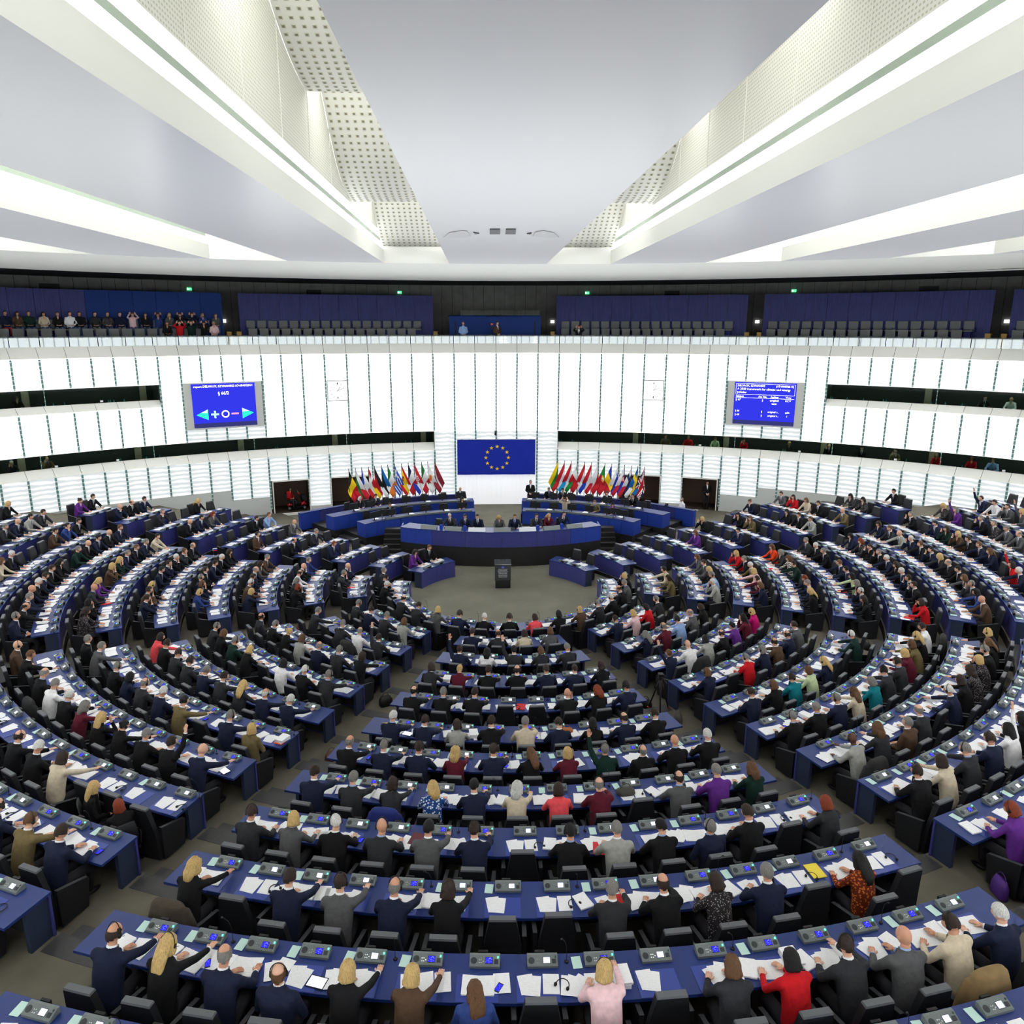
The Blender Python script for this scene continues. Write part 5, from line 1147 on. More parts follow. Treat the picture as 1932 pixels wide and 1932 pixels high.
# side wings: two rows of desks left and right, low wall behind
def wing(s):
    sd = 'left' if s < 0 else 'right'
    A = lambda t: 90-s*t       # t: degrees away from the axis
    def arc_(b, r0, r1, t0, t1, z0, z1, n=10): b.arc(r0, r1, min(A(t0), A(t1)), max(A(t0), A(t1)), z0, z1, n=n)
    b = MB(); arc_(b, 10.55, 12.72, 7.0, 41.0, 0, .52); arc_(b, 12.72, 15.0, 6.0, 43.5, 0, .58); b.build('platform', ['rostrum_black'], ro)
    for t, r0 in ((41.0, 10.7), (43.5, 12.85)):
        for k in range(2): b = MB(); arc_(b, r0+.2, r0+1.9, t+.05+2.0*k, t+2.0+2.0*k, 0, .34-.17*k, n=1); b.build('step', ['rostrum_black'], ro)
    rows = []
    for j, (r0, zf, t0, t1) in enumerate(((10.6, .52, 7.0, 41.0), (12.75, .58, 6.2, 43.6))):
        d_ = link('rostrum_desk', None, label='long curved blue desk, %s row, %s of the rostrum' % (('front', 'rear')[j], sd), cat='desk')
        b = MB(); arc_(b, r0, r0+.8, t0, t1, zf+.71, zf+.75, 16); b.build('tabletop', ['desk_blue'], d_)
        m_ = 9
        for k in range(m_): b = MB(); u = (t1-t0)/m_; arc_(b, r0, r0+.04, t0+u*k+.03, t0+u*(k+1)-.03, zf+.003, zf+.71, 2); b.build('front_panel', ['rostrum_blue'], d_)
        for t in (t0+.2, t1-.2): b = MB(); arc_(b, r0+.02, r0+.8, t-.18, t+.18, zf+.003, zf+.71, 1); b.build('end_panel', ['rostrum_blue'], d_)
        b = MB(); arc_(b, r0+.02, r0+.2, t0+1, t1-7, zf+.75, zf+.83, 14); b.build('equipment_strip', ['console_grey'], d_)
    d_ = link('low_wall', None, label='low blue curved wall in front of the %s flags' % sd, cat='low wall')
    for k in range(8): b = MB(); u = 36.5/8; arc_(b, 15.05, 15.3, 9.5+u*k+.02, 9.5+u*(k+1)-.02, .28, 1.2, 2); b.build('wall_block', ['rostrum_blue' if k == 7 else 'front_blue'], d_)
    b = MB(); arc_(b, 15.03, 15.32, 9.5, 46, 1.2, 1.24, 12); b.build('coping', ['desk_blue'], d_)
    b = MB(); arc_(b, 15.1, 15.28, 9.6, 45.9, 0, .28, 10); b.build('base', ['rostrum_black'], d_)
    # monitors, chairs
    for j, (r0, zf, t0, dt, n) in enumerate(((10.6, .52, 9.5, 5.2, 6), (12.75, .58, 8.2, 4.6, 7))):
        for k in range(n):
            t = t0+dt*k; p = pol(r0+.36, A(t+1.4), zf+.752); rz = seat_rz(A(t+1.4)); b = MB(); b.box((0, 0, .27), (.40, .035, .27)); mo = link('desk_monitor', None, loc=p, rz=rz, label='black monitor on %s %s rostrum desk, %s from the axis' % (sd, ('front', 'rear')[j], ORD[k+1]), cat='monitor', group='monitors on the rostrum wings')
            link('screen_housing', MON[0], mo); link('stand', MON[1], mo)
            office_chair(pol(r0+1.5, A(t), zf), seat_rz(A(t)), 'black office chair at %s %s rostrum desk, %s from the axis' % (sd, ('front', 'rear')[j], ORD[k+1]))
            if (k+j) % 2: link('paper_sheet', DOC['pair of white pages'], loc=pol(r0+.6, A(t), zf+.752), rz=seat_rz(A(t)), label='white pages on %s %s rostrum desk, before %s chair' % (sd, ('front', 'rear')[j], ORD[k+1]), cat='paper')
    # one bigger screen pair at the outer end
    p = pol(10.6+.4, A(34.5), 1.272); b = MB(); b.box((0, 0, .32), (.56, .04, .34)); mo = link('desk_monitor', None, loc=p, rz=seat_rz(A(34.5)), label='large black monitor at outer end of %s rostrum wing' % sd, cat='monitor'); b.build('screen_housing', ['monitor'], mo); b = MB(); b.box((0, .03, .12), (.06, .02, .3)); b.box((0, .04, .01), (.26, .18, .02)); b.build('stand', ['chrome'], mo)
b = MB(); b.box((0, 0, .30), (.48, .035, .32)); MON = [b.mesh('screen_housing', 'monitor')]; b = MB(); b.box((0, 0, .08), (.05, .02, .16)); b.box((0, .02, .008), (.2, .14, .016)); MON.append(b.mesh('stand', 'monitor'))
wing(-1); wing(1)
for r0, zf, x, code, lo, hi in ((10.6, .52, 734.5, 'kbsa', 91, 135), (10.6, .52, 871.6, 'kkfa', 91, 135), (10.6, .52, 1066, 'cbfh', 45, 89), (10.6, .52, 1123, 'ynsa', 45, 89), (10.6, .52, 1157, 'vkfa', 45, 89),
                            (12.75, .58, 678, 'gwfa', 91, 136), (12.75, .58, 708, 'gksa', 91, 136), (12.75, .58, 868, 'k0za', 91, 136), (12.75, .58, 1036, 'kgsa', 44, 89), (12.75, .58, 1062, 'gksa', 44, 89), (12.75, .58, 1146, 'kbsa', 44, 89), (12.75, .58, 1195, 'kksc', 44, 89)):
    a = ang_px(x, r0+1.15, zf+1.25, lo, hi); row = 'front' if r0 < 11 else 'rear'
    person(code, pol(r0+1.2, a, zf), seat_rz(a), '%s seated at %s %s rostrum wing' % (looks(code), 'left' if x < 950 else 'right', row), 'people on the rostrum wings', headset=False)
a = ang_px(1000.7, 13.9, 2.0, 60, 89); person('kgss', pol(13.9, a, .58), seat_rz(a)+.2, 'standing grey-haired usher in black tailcoat behind right rostrum wing', headset=False)
a = ang_px(1285.8, 15.8, 1.5, 30, 60); ph = person('wgss', pol(15.9, a, 0), seat_rz(a)-.5, 'photographer in white shirt and dark vest behind low right wall', headset=False, trousers='trouser_dark', scale=.93)
b = MB(); b.box((0, 0, .06), (.14, .1, .11)); b.tube([(0, .05, .06), (0, .22, .06)], [.045, .05], 10); link('photo_camera', b.mesh('photo_camera', 'black'), loc=pol(15.18, a+2.2, 1.245), rz=2.5, label='black photo camera resting on low right wall', cat='camera')
# ---------------------------------------------------------------- lectern in the well
mat('lectern_glass', srgb(58, 62, 66), .15, spec=.6); mat('lectern_dark', srgb(36, 38, 40), .3)
le = link('lectern', None, loc=(-.04, 1.95, 0), label='dark grey glass lectern standing in the empty well', cat='lectern')
b = MB(); b.hexa([(-.33, -.22, 0), (.33, -.22, 0), (.33, .22, 0), (-.33, .22, 0), (-.34, -.26, 1.06), (.34, -.26, 1.06), (.34, .24, 1.14), (-.34, .24, 1.14)]); b.build('body', ['lectern_dark'], le)
b = MB(); b.hexa([(-.35, -.25, .36), (.35, -.25, .36), (.35, -.235, .36), (-.35, -.235, .36), (-.355, -.285, 1.1), (.355, -.285, 1.1), (.355, -.27, 1.1), (-.355, -.27, 1.1)]); fp_ = b.build('front_plate', ['lectern_glass'], le)
b = MB(); b.box((0, -.02, 1.125), (.74, .56, .03), 0, Matrix.Rotation(rad(9), 3, 'X')); b.build('reading_top', ['lectern_glass'], le)
for s in (-1, 1): b = MB(); b.tube([(s*.08, .1, 1.13), (s*.12, .08, 1.35), (s*.2, -.02, 1.52)], .006, 6); b.build('microphone', ['black'], le)
def star(b, c, r, M, m=0, t=.004):
    pts = []
    for k in range(10): q = r if k % 2 == 0 else r*.382; an = PI/2+k*PI/5; pts.append(Vector(c)+M @ Vector((q*math.cos(an), -t, q*math.sin(an))))
    pts2 = [p+M @ Vector((0, t, 0)) for p in pts]
    b.add([Vector(c)+M @ Vector((0, -t, 0))]+pts+pts2, [(0, 1+k, 1+(k+1) % 10) for k in range(10)]+[(1+k, 11+k, 11+(k+1) % 10, 1+(k+1) % 10) for k in range(10)], m)
I3 = Matrix.Identity(3)
def text_mesh(s, size, mat_, name='lettering', parent=None, loc=(0, 0, 0), rot=None, align='LEFT', thick=.0, extr=.002):
    me = TEXTS[(s, size, align)]; me.materials.clear(); me.materials.append(MATS[mat_]); q = link(name, me, parent, loc=loc); q.rotation_euler = rot or (PI/2, 0, 0); return q
mat('ink_white', srgb(230, 232, 238), .6); glow('text_glow', (1, 1, 1), 1.15)
b = MB(); b.box((0, -.282, .985), (.15, .008, .1)); b.build('emblem', ['flag_blue'], fp_)
b = MB()
for k in range(12): star(b, (.034*math.cos(k*PI/6), -.288, .985+.034*math.sin(k*PI/6)), .008, I3)
mat('star_yellow', srgb(250, 214, 40), .6); b.build('emblem_stars', ['star_yellow'], fp_, kind='stuff')
for k, s in enumerate(('European Parliament', 'Parlement européen', 'Europäisches Parlament', 'Parlamento Europeo', 'Parlamento europeu', 'Europees Parlement', 'Parlament Europejski', 'Europaparlamentet')): text_mesh(s, .046, 'ink_white', parent=fp_, loc=(0, -.288+.0045*k*0-.0+(.03*(k/8)), .88-.052*k), align='CENTER')

# ---------------------------------------------------------------- large flag and roll-up screen on the axis
mat('flag_cloth_blue', srgb(14, 40, 170), .8); mat('roll_white_glow', srgb(240, 241, 245), .6, emit=.26)  # white strips get some emission so the dim panel looks brighter
bf = link('large_flag', None, loc=(0, 17.05, 0), label='huge blue flag with circle of twelve yellow stars on white wall', cat='flag')
b = MB(); nx, nz = 40, 14; vs = []
for j in range(nz+1):
    for i in range(nx+1):
        x = -2.46+4.92*i/nx; z = 2.03+2.23*j/nz; vs.append((x, .012*math.sin(x*4+z*3)+.008*math.sin(x*9-z*5), z))
b.add(vs, [(j*(nx+1)+i, j*(nx+1)+i+1, (j+1)*(nx+1)+i+1, (j+1)*(nx+1)+i) for j in range(nz) for i in range(nx)], 0, True); b.build('cloth', ['flag_cloth_blue'], bf)
for k in range(12):
    an = PI/2-k*PI/6; b = MB(); star(b, (.05+.71*math.cos(an), -.028, 3.12+.71*math.sin(an)), .135, I3, t=.012); b.build('star', ['star_yellow'], bf)
b = MB(); b.tube([(-2.5, 0, 4.28), (2.5, 0, 4.28)], .025, 8); b.build('rod', ['chrome'], bf)
b = MB(); b.tube([(-.0, -.05, 4.62), (0, -.05, 4.72)], .06, 10); b.ball((0, -.05, 4.58), (.075, .075, .08), 0, 10, 8); b.box((0, .05, 4.76), (.12, .2, .04)); link('dome_camera', b.mesh('dome_camera', 'black'), loc=(-.05, 17.3, 0), label='black dome camera on wall above the large blue flag', cat='camera')
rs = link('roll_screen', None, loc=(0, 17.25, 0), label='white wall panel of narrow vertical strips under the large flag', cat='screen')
for k in range(16): b = MB(); b.box((-2.34+.312*k, 0, 1.05), (.306, .02, 2.0)); b.build('strip', ['roll_white_glow'], rs)

# ---------------------------------------------------------------- national flags
FC = dict(k=(24, 24, 26), y=(250, 210, 20), r=(206, 26, 44), w=(240, 240, 240), g=(14, 130, 50), b=(24, 60, 190), o=(244, 130, 40), e=(0, 105, 180), l=(0, 150, 220), m=(150, 36, 50), n=(30, 40, 90), s=(40, 90, 200), d=(150, 150, 150), t=(120, 30, 40))
for k, c in FC.items(): mat('flagc_'+k, srgb(c), .85)
FK = list(FC)
def tri(cols, ax):
    return lambda u, v: cols[min(len(cols)-1, int((u if ax == 'u' else v)*len(cols)))]
def cross(bg, fg, inner=None, w_=.09):
    def f(u, v):
        a, c = abs(u-.38), abs(v-.5)
        if inner and (a < w_*.45 or c < w_*.7): return inner
        return fg if a < w_ or c < w_*1.5 else bg
    return f
def emb(base, cu, cv, rr, col, col2=None):
    def f(u, v):
        q = math.hypot((u-cu)*1.5, v-cv)
        if q < rr*.55 and col2: return col2
        return col if q < rr else base(u, v)
    return f
def czech(u, v): return 'b' if abs(v-.5) < .5-u*1.0 else ('w' if v < .5 else 'r')
def greece(u, v):
    if u < .4 and v < .55: return 'w' if abs(u-.2) < .045 or abs(v-.27) < .06 else 's'
    return 's' if int(v*9) % 2 == 0 else 'w'
def croat(u, v):
    if .36 < u < .62 and .2 < v < .75: return 'r' if (int(u*22)+int(v*12)) % 2 else 'w'
    return tri('rwb', 'v')(u, v)
def union(u, v):
    if abs(u-.5) < .06 or abs(v-.5) < .11: return 'r'
    if abs(u-.5) < .1 or abs(v-.5) < .18: return 'w'
    q = min(abs((u-.5)-(v-.5)), abs((u-.5)+(v-.5))); return 'r' if q < .05 else ('w' if q < .12 else 'n')
def cyprus(u, v):
    if math.hypot((u-.48)*1.2, v-.4) < .17: return 'o'
    return 'g' if abs(v-.74) < .04 and .32 < u < .6 else 'w'
FL_L = [('black yellow red', tri('kyr', 'u')), ('white green red', tri('wgr', 'v')), ('blue-wedged white and red', czech), ('red with white cross', cross('r', 'w')), ('black red gold', tri('kry', 'v')), ('blue black white', tri('ekw', 'v')), ('green white orange', tri('gwo', 'u')),
        ('blue-and-white striped', greece), ('red yellow red crested', emb(tri('ryyr', 'v'), .35, .5, .16, 't', 'o')), ('navy white red', tri('nwr', 'u')), ('red-chequered white and blue', croat), ('green white red vertical', tri('gwr', 'u')), ('white with orange island', cyprus), ('maroon with white band', lambda u, v: 'w' if abs(v-.5) < .1 else 'm')]
FL_R = [('yellow green red', tri('ygr', 'v')), ('red white light-blue', tri('rwl', 'v')), ('red white green', tri('rwg', 'v')), ('white and red grey-crossed', emb(tri('wr', 'u'), .16, .2, .1, 'd')), ('red white blue', tri('rwb', 'v')), ('red white red', tri('rwr', 'v')), ('white over red', tri('wr', 'v')),
        ('green and red crested', emb(lambda u, v: 'g' if u < .4 else 'r', .4, .5, .22, 'y', 'w')), ('blue yellow red', tri('byr', 'u')), ('white blue red shielded', emb(tri('wbr', 'v'), .25, .33, .13, 'b', 'w')), ('white blue red with red shield', emb(tri('wbr', 'v'), .32, .45, .2, 'r', 'w')), ('white with dark blue cross', cross('w', 'n')), ('blue with yellow cross', cross('e', 'y')), ('red white and blue crosses', union)]
def flag_cloth(fn, sgn):
    b = MB(); nu, nv = 22, 14; vs = []
    for j in range(nv+1):
        for i in range(nu+1):
            u, v = i/nu, j/nv
            x = (.58*u*(1-.62*v)-.20*v*math.sin(PI*min(1, u*1.1)))*sgn; z = -.86*v*(1-.22*u)-1.30*u+.05*math.sin(PI*u)*v
            y = .055*math.sin(u*7+v*6)*min(1, u*2+.1)-.04*v*u; vs.append((x, y, z))
    for j in range(nv):
        for i in range(nu): q = j*(nu+1)+i; b.add([], [], 0); b.f.append((q, q+1, q+nu+2, q+nu+1)); b.m.append(FK.index(fn((i+.5)/nu, (j+.5)/nv))); b.sm.append(True)
    b.v = [tuple(v) for v in vs]; return b
LX = [175, 298, 410, 533, 643, 772, 886, 1010, 1137, 1258, 1372, 1501, 1614, 1746]; LY = [245, 230, 215, 205, 190, 178, 165, 150, 148, 135, 125, 118, 110, 100]
RX = [122, 242, 365, 480, 612, 732, 855, 977, 1100, 1222, 1338, 1465, 1578, 1698]; RY = [82, 92, 97, 105, 112, 120, 128, 138, 148, 158, 168, 183, 195, 207]
for side, xs, ox, fl in ((-1, LX, 640, FL_L), (1, RX, 1040, FL_R)):
    for k in range(14):
        px = ox+xs[k]/9.66; py = 860+(LY if side < 0 else RY)[k]/9.66; rr_ = 15.62
        a = ang_px(px, rr_, 3.0, 91, 140) if side < 0 else ang_px(px, rr_, 3.0, 40, 89); p = pol(rr_, a, 0)
        zt = 3.2
        for _ in range(6): zt += (to_px((p.x, p.y, zt))[1]-py)*.032
        o = link('flag_on_pole', None, loc=p, rz=rad(a-90), label='%s flag on pole, %s from left in %s group' % (fl[k][0], ORD[k+1], 'left' if side < 0 else 'right'), cat='flag', group='national flags behind the rostrum')
        b = MB(); b.tube([(0, 0, .02), (0, 0, zt)], .016, 8); b.lathe([(.16, 0), (.16, .02), (.03, .05)], 14); po = b.build('pole', ['black'], o); b = MB(); b.tube([(0, 0, zt-.06), (0, 0, zt+.02)], [.022, .016], 8); b.build('finial', ['black'], po)
        c = flag_cloth(fl[k][1], 1 if side < 0 else -1).build('cloth', ['flagc_'+q for q in FK], o, loc=(0, -.03, zt-.08))
# ================================================================ wall screens, clocks, people at doors, booths and gallery
glow('video_blue', srgb(48, 52, 214), 0.62); glow('video_dim', srgb(56, 58, 120), .5); mat('screen_frame', srgb(208, 208, 202), .5); glow('arrow_green', (.02, .85, .38), .95); glow('arrow_white', (.75, .92, 1), 1.0); glow('minus_red', (.95, .25, .35), .95); glow('plus_cyan', (.35, .9, .95), .95)
def wall_frame(phi, z, r): o_ = wpt(phi, z, r); return o_, -rad(phi)
def video(side, lb):
    ph = side*26.4; loc, rz = wall_frame(ph, 0, RW-.22)
    o = link('video_screen', None, loc=loc, rz=rz, label=lb, cat='screen')
    b = MB(); b.box((0, .03, 6.8), (4.2, .08, 2.6)); b.build('surround', ['screen_frame'], o)
    b = MB(); b.box((0, -.02, 6.82), (3.40, .03, 2.44)); dsp = b.build('display', ['video_blue'], o)
    b = MB(); b.box((0, -.038, 5.72), (3.40, .004, .24)); b.build('display_band', ['video_dim'], dsp)
    return dsp
d1 = video(-1, 'blue video screen with arrows and voting symbols, left wall'); y_ = -.042
TS = dict(rot=(PI/2, 0, 0))
text_mesh('report DELVAUX, SZYMANSKI A7-0047/2014', .165, 'text_glow', parent=d1, loc=(0, y_, 7.84), align='CENTER', thick=.004)
text_mesh('§ 66/2', .24, 'text_glow', parent=d1, loc=(-.02, y_, 7.42), align='CENTER', thick=.006)
def poly(pts, m_, parent, name):
    n = len(pts); b = MB(); b.add([(x, y_, z) for x, z in pts]+[(x, y_+.01, z) for x, z in pts], [tuple(range(n)), ]+[(k, n+k, n+(k+1) % n, (k+1) % n) for k in range(n)]); return b.build(name, [m_], parent)
for s in (-1, 1):
    poly([(s*.92, 6.62), (s*1.55, 6.32), (s*.92, 6.02)][::1 if s > 0 else -1], 'arrow_green', d1, 'arrow'); poly([(s*.92, 6.62), (s*1.30, 6.44), (s*.92, 6.40)][::1 if s > 0 else -1], 'arrow_white', d1, 'arrow_shine')
b = MB(); b.box((-.56, y_, 6.32), (.42, .01, .10)); b.box((-.56, y_, 6.32), (.10, .01, .42)); b.build('plus_sign', ['plus_cyan'], d1)
b = MB(); ring = [( .2*math.cos(q*PI/16), .2*math.sin(q*PI/16)) for q in range(32)]; vs = [(x*k-.0, y_, 6.32+z*k) for k in (1.06, .70) for x, z in ring]; b.add(vs, [(q, (q+1) % 32, 32+(q+1) % 32, 32+q) for q in range(32)]); b.build('zero_sign', ['text_glow'], d1)
b = MB(); b.box((.52, y_, 6.32), (.40, .01, .09)); b.build('minus_sign', ['minus_red'], d1)
d2 = video(1, 'blue video screen listing vote subjects, right wall')
for s, x, z, sz, al in (('DELVAUX, SZYMANSKI', -1.55, 7.80, .15, 'LEFT'), ('(A7-0047/2014)', 1.55, 7.80, .15, 'RIGHT'), ('A 2030 framework for climate and energy', -1.55, 7.60, .172, 'LEFT'), ('policies', -1.55, 7.41, .172, 'LEFT'), ('Subject', -1.6, 7.18, .15, 'LEFT'), ('Am No.', -.1, 7.18, .15, 'CENTER'), ('Author', .55, 7.18, .15, 'CENTER'), ('Vote', 1.3, 7.18, .15, 'CENTER'),
                        ('§ 67', -1.6, 6.98, .165, 'LEFT'), ('§', -.1, 6.98, .165, 'CENTER'), ('original', .55, 6.98, .165, 'CENTER'), ('text', .55, 6.80, .165, 'CENTER'), ('RCV', 1.3, 6.98, .165, 'CENTER'), ('§ 68', -1.6, 6.32, .15, 'LEFT'), ('§', -.1, 6.32, .15, 'CENTER'), ('original t...', .55, 6.32, .15, 'CENTER'), ('split', 1.3, 6.32, .15, 'CENTER'), ('§ 68', -1.6, 6.10, .15, 'LEFT'), ('§', -.1, 6.10, .15, 'CENTER'), ('original t...', .55, 6.10, .15, 'CENTER'), ('1', 1.3, 6.10, .15, 'CENTER')):
    text_mesh(s, sz, 'text_glow', parent=d2, loc=(x, y_, z), align=al, thick=.003)
b = MB()
for z, x0, x1 in ((7.96, -1.62, 1.62), (7.34, -1.62, 1.62), (7.145, -1.62, 1.62)): b.box(((x0+x1)/2, y_, z), (x1-x0, .006, .016))
for x in (-1.62, 1.62): b.box((x, y_, 7.65), (.016, .006, .62))
b.build('rule_lines', ['text_glow'], d2, kind='stuff')
mat('clock_face_glow', srgb(246, 246, 248), .5, emit=.3); mat('clock_frame', srgb(150, 150, 144), .4)  # slight emission whitens the face where wall light does not reach
for side in (-1, 1):
    loc, rz = wall_frame(side*15.86, 7.42, RW-.16)
    o = link('wall_clock', None, loc=loc, rz=rz, label='square white wall clock on the %s side of the flag wall' % ('left' if side < 0 else 'right'), cat='clock')
    b = MB(); b.box((0, .02, 0), (1.24, .05, 1.24)); b.build('frame', ['clock_frame'], o)
    b = MB(); b.box((0, -.008, 0), (1.15, .02, 1.15)); b.build('face', ['clock_face_glow'], o)
    for k in range(12):
        an = PI/2-k*PI/6; b = MB(); b.bar((.37*math.cos(an), -.022, .37*math.sin(an)), (.47*math.cos(an), -.022, .47*math.sin(an)), .05, .008); b.build('hour_mark', ['black'], o)
    for an, L, w_, nm in ((PI/2-rad(36), .26, .06, 'hour_hand'), (PI/2-rad(68), .40, .045, 'minute_hand')):
        b = MB(); b.bar((-.05*math.cos(an), -.03, -.05*math.sin(an)), (L*math.cos(an), -.03, L*math.sin(an)), w_, .008); b.build(nm, ['black'], o)
# ---------------------------------------------------------------- guard and scooter in the doorways
g_ = wpt(21.55, .14, RW+.25); person('kbss', g_, PI, 'guard in black suit standing in the right doorway', headset=False, scale=1.0)
scl = wpt(-20.35, .14, RW+.6)
sco = link('mobility_scooter', None, loc=scl, rz=rad(20), label='red mobility scooter with front basket parked in left doorway', cat='scooter')
mat('scooter_red', srgb(150, 14, 30), .3, spec=.6); mat('wheel_grey', srgb(120, 120, 118), .5)
b = MB(); b.box((0, 0, .18), (1.0, .42, .07)); b.build('deck', ['black'], sco)
b = MB(); b.tube([(-.55, 0, .3), (-.42, 0, .36), (-.22, 0, .3)], [(.2, .1), (.24, .16), (.2, .1)], 12, 0, up=(0, 0, 1)); b.build('rear_cowl', ['scooter_red'], sco)
b = MB(); b.tube([(.28, 0, .26), (.46, 0, .38), (.62, 0, .28)], [(.16, .1), (.2, .16), (.14, .08)], 12, 0, up=(0, 0, 1)); b.build('front_cowl', ['scooter_red'], sco)
for x in (-.42, .48):
    for y in (-.24, .24):
        b = MB(); b.tube([(x, y-.05, .13), (x, y+.05, .13)], .13, 16); wh = b.build('wheel', ['black'], sco); b = MB(); b.tube([(x, y-.056, .13), (x, y+.056, .13)], .075, 12); b.build('hub', ['wheel_grey'], wh)
b = MB(); b.tube([(.42, 0, .35), (.2, 0, .98)], .035, 8); b.build('steering_column', ['black'], sco)
b = MB(); b.tube([(.2, -.25, 1.0), (.22, 0, .98), (.2, .25, 1.0)], .025, 8); b.ball((.2, 0, 1.0), (.1, .1, .07), 0, 10, 6); b.build('handlebar', ['scooter_red'], sco)
for y in (-.22, .22): b = MB(); b.tube([(.2, y, 1.0), (.1, y*1.2, 1.22)], .008, 6); b.ball((.1, y*1.2, 1.25), (.015, .06, .045), 0, 8, 6); b.build('mirror', ['chrome'], sco)
b = MB(); b.hexa([(.36, -.15, .62), (.58, -.15, .62), (.58, .15, .62), (.36, .15, .62), (.32, -.19, .9), (.64, -.19, .9), (.64, .19, .9), (.32, .19, .9)]); b.build('basket', ['black_soft'], sco)
b = MB(); b.tube([(-.34, 0, .3), (-.34, 0, .5)], .04, 8); b.box((-.34, 0, .54), (.44, .44, .08)); b.box((-.58, 0, .82), (.08, .42, .5)); b.build('seat', ['black'], sco)
pl_ = scl+Matrix.Rotation(rad(20), 3, 'Z') @ Vector((-.32, 0, .1)); person('rbla', pl_, rad(20)-PI/2-.9, 'long-dark-haired woman in red checked shirt seated on scooter reading', pose='d', headset=False, scale=.96)
# ---------------------------------------------------------------- interpreters behind the booth glass
def booth_person(px, z0, code, k):
    ph = 0.0; lo, hi = (-55, 0) if px < 940 else (0, 55)
    for _ in range(40):
        m = (lo+hi)/2
        if to_px(wpt(m, z0+.35, RW+1.55))[0] < px: lo = m
        else: hi = m
    ph = (lo+hi)/2; p = wpt(ph, z0-.86, RW+1.5)
    person(code, p, PI-rad(ph), '%s behind %s booth window, %s interpreter from left' % (looks(code), 'lower' if z0 < 5 else 'upper', ORD[k+1]), 'interpreters behind the booth windows', headset=True)
for k, (x, c) in enumerate(((20, 'gwfc'), (87, 'yncc'), (1256, 'ybsa'), (1299, 'rgsa'), (1350, 'anfa'), (1404, 'rbfc'), (1490, 'dlfa'), (1565, 'k0zc'), (1627, 'kbsa'), (1690, 'ybsc'), (1768, 'rgfc'), (1835, 'rnfa'), (1875, 'jnsa'))): booth_person(x, 4.0, c, k)
for k, (x, c) in enumerate(((1860, 'dbsa'), (1909, 'wlfa'), (30, 'kbfa'))): booth_person(x, 7.22, c, k)
mat('bottle_teal', srgb(90, 170, 170), .2, spec=.6); mat('bottle_cap', srgb(220, 226, 226), .5)
b = MB(); b.lathe([(.035, 0), (.036, .15), (.014, .2), (.013, .23)], 10); BOT = b.mesh('bottle', 'bottle_teal')
rb = random.Random(5)
for k in range(46):
    bi = k % 4; p0, p1, z0, z1 = BOOTHS[bi]; ph = rb.uniform(max(p0, -47), min(p1, 47)); sd = 'left' if bi % 2 == 0 else 'right'
    link('water_bottle', BOT, loc=wpt(ph, z0-.119, RW+rb.uniform(.75, .95)), label='teal water bottle behind %s %s booth glass' % ('lower' if bi < 2 else 'upper', sd), cat='bottle', group='water bottles in the %s %s booths' % ('lower' if bi < 2 else 'upper', sd))
for bi, phs in ((0, (-40.3, -35.6)), (1, (20.6, 29.8, 37.9, 46.0)), (2, (-36.3,))):
    for k, ph in enumerate(phs): b = MB(); b.box((0, 0, .05), (.14, .02, .1)); link('booth_number_card', b.mesh('booth_number_card', 'paper'), loc=wpt(ph, BOOTHS[bi][2]+.02, RW+.55), rz=-rad(ph), label='small white card at foot of %s %s booth window, %s from axis' % ('lower' if bi < 2 else 'upper', 'left' if bi % 2 == 0 else 'right', ORD[k+1]), cat='card')
# ---------------------------------------------------------------- gallery: seats, visitors, signs
b = MB(); b.box((0, 0, .44), (.5, .42, .08), 0); b.box((0, -.2, .74), (.5, .07, .46), 0, Matrix.Rotation(rad(-6), 3, 'X')); b.box((0, 0, .2), (.3, .3, .4), 1)
for s in (-1, 1): b.box((s*.3, -.02, .5), (.05, .42, .2), 1)
GS = b.mesh('gallery_seat', ['gallery_seat', 'gallery_seat_blue'])
for si, (p0, p1, _) in enumerate(SCREENS[:5]):
    for row, (rr_, z) in enumerate(((RW+2.25, 10.08), (RW+3.15, 10.55))):
        st = math.degrees(.64/rr_); n = int((p1-p0-1.2)/st)
        for k in range(n):
            ph = p0+.9+st*k
            if not in_frame(wpt(ph, z+.5, rr_), 60): continue
            link('gallery_chair', GS, loc=wpt(ph, z, rr_), rz=PI-rad(ph), label='grey gallery seat, %s from left, %s row, %s blue screen' % (ORD[k+1] if k < 30 else 'thirty-first', ('lower', 'upper')[row], ORD[si+1]), cat='seat', group='seats of the visitors gallery')
def gal_phi(px, z, r):
    lo, hi = -57, 57
    for _ in range(40):
        m = (lo+hi)/2
        if to_px(wpt(m, z, r))[0] < px: lo = m
        else: hi = m
    return (lo+hi)/2
STU = [(45, 'nbsd'), (145, 'obld'), (240, 'ensd'), (362, 'cbld'), (478, 'knud'), (580, 'wbsd'), (660, 'kksd'), (788, 'gbsd'), (892, 'dnsd'), (995, 'nbsd'), (1097, 'inlh'), (1205, 'kbld'), (1308, 'bnlh'), (1405, 'mlld'), (1490, 'knlh'), (1590, 'nksh'), (1680, 'blld'), (1788, 'mnfd')]
jeans = mat('jeans', srgb(70, 92, 128), .85); mat('trouser_red', srgb(170, 44, 58), .85); mat('trouser_grey', srgb(120, 120, 116), .85)
for k, (x, c) in enumerate(STU):
    ph = gal_phi(x/4.39, 11.6, RW+3.1); person(c, wpt(ph, 10.55, RW+3.08), PI-rad(ph), '%s, %s visitor from left in upper gallery row' % (looks(c), ORD[k+1]), 'visitors in the gallery', headset=False, casual=True, trousers=('trouser_red' if k == 0 else 'trouser_grey' if k in (7, 9) else 'jeans'))
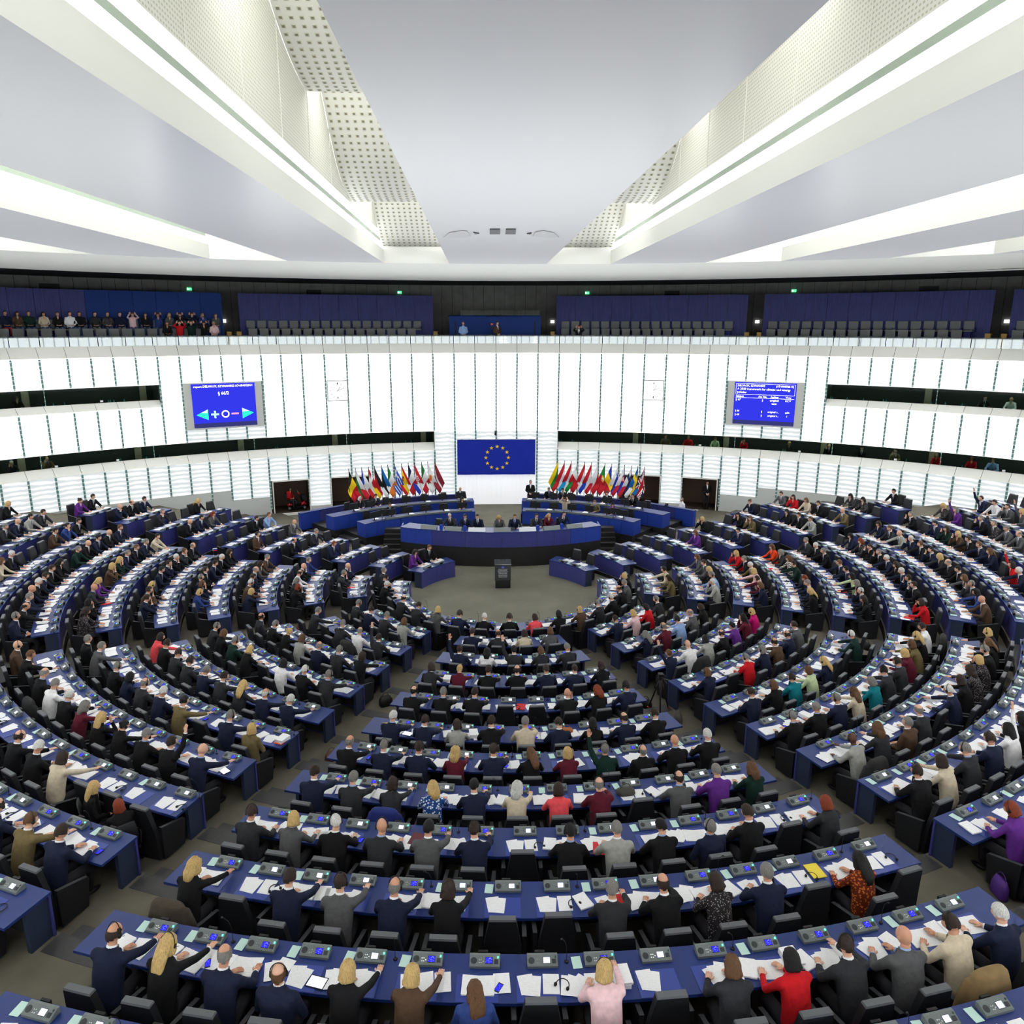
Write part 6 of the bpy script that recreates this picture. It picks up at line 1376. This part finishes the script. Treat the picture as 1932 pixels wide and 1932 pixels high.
for k, (x, c) in enumerate(((1385, 'knld'), (1487, 'rksh'), (1583, 'ensh'), (1688, 'kklh'), (1773, 'ilud'))):
    ph = gal_phi(x/4.39, 11.1, RW+2.2); person(c, wpt(ph, 10.08, RW+2.18), PI-rad(ph), '%s, %s visitor from left in lower gallery row' % (looks(c), ORD[k+1]), 'visitors in the gallery', headset=False, casual=True, trousers='jeans')
ph = gal_phi(874, 11.0, RW+1.3); person('jnss', wpt(ph, 9.7, RW+1.3), PI-rad(ph), 'person in light-blue hoodie standing before the gallery camera box', headset=False)
ph = gal_phi(938, 11.0, RW+1.5); person('obss', wpt(ph, 9.7, RW+1.55), PI-rad(ph)+.5, 'camera operator in dark jumper standing before gallery camera box', headset=False)
ph = gal_phi(928, 11.0, RW+1.2); t = link('gallery_tripod', None, loc=wpt(ph, 9.7, RW+1.2), label='small tripod with video camera beside gallery camera operator', cat='tripod')
for k in range(3): an = k*2.094; b = MB(); b.tube([(0, 0, 1.3), (.3*math.cos(an), .3*math.sin(an), .01)], .012, 6); b.build('leg', ['black'], t)
b = MB(); b.box((0, 0, 1.4), (.12, .3, .14)); vc = b.build('video_camera', ['black'], t); b = MB(); b.box((0, .05, 1.62), (.14, .04, .1)); b.build('lamp_box', ['folder_orange'], vc)
ph = gal_phi(1092, 10.9, RW+1.4); person('knsh', wpt(ph, 9.85, RW+1.4), PI-rad(ph), 'crouching photographer with camera behind gallery glass rail', headset=False)
glow('exit_green', (.1, .75, .3), .8); glow('sign_white', (1, 1, 1), .9)
for k, px in enumerate((356, 753, 1107, 1497)):
    ph = gal_phi(px, 13.4, RW+5.9); b = MB(); b.box((.03, 0, 0), (.28, .05, .17), 0); o = link('exit_sign', None, loc=wpt(ph, 13.4, RW+5.9), rz=-rad(ph), label='green lit exit sign on black gallery wall, %s from left' % ORD[k+1], cat='sign', group='exit signs of the gallery'); b.build('housing', ['exit_green'], o)
    b = MB(); b.box((-.06, -.03, 0), (.06, .01, .12)); b.box((.0, -.03, .0), (.08, .01, .03)); b.build('running_figure', ['sign_white'], o)
for k, ph in enumerate((-24.75, 5.6, 24.45, 43.4)):
    b = MB(); b.box((0, 0, 0), (.26, .04, .2)); link('wall_lamp', b.mesh('wall_lamp', 'sign_white'), loc=wpt(ph, 11.5, RW+5.9), rz=-rad(ph), label='small white lit wall lamp at gallery stairs, %s from left' % ORD[k+1], cat='lamp', group='stair lamps of the gallery')
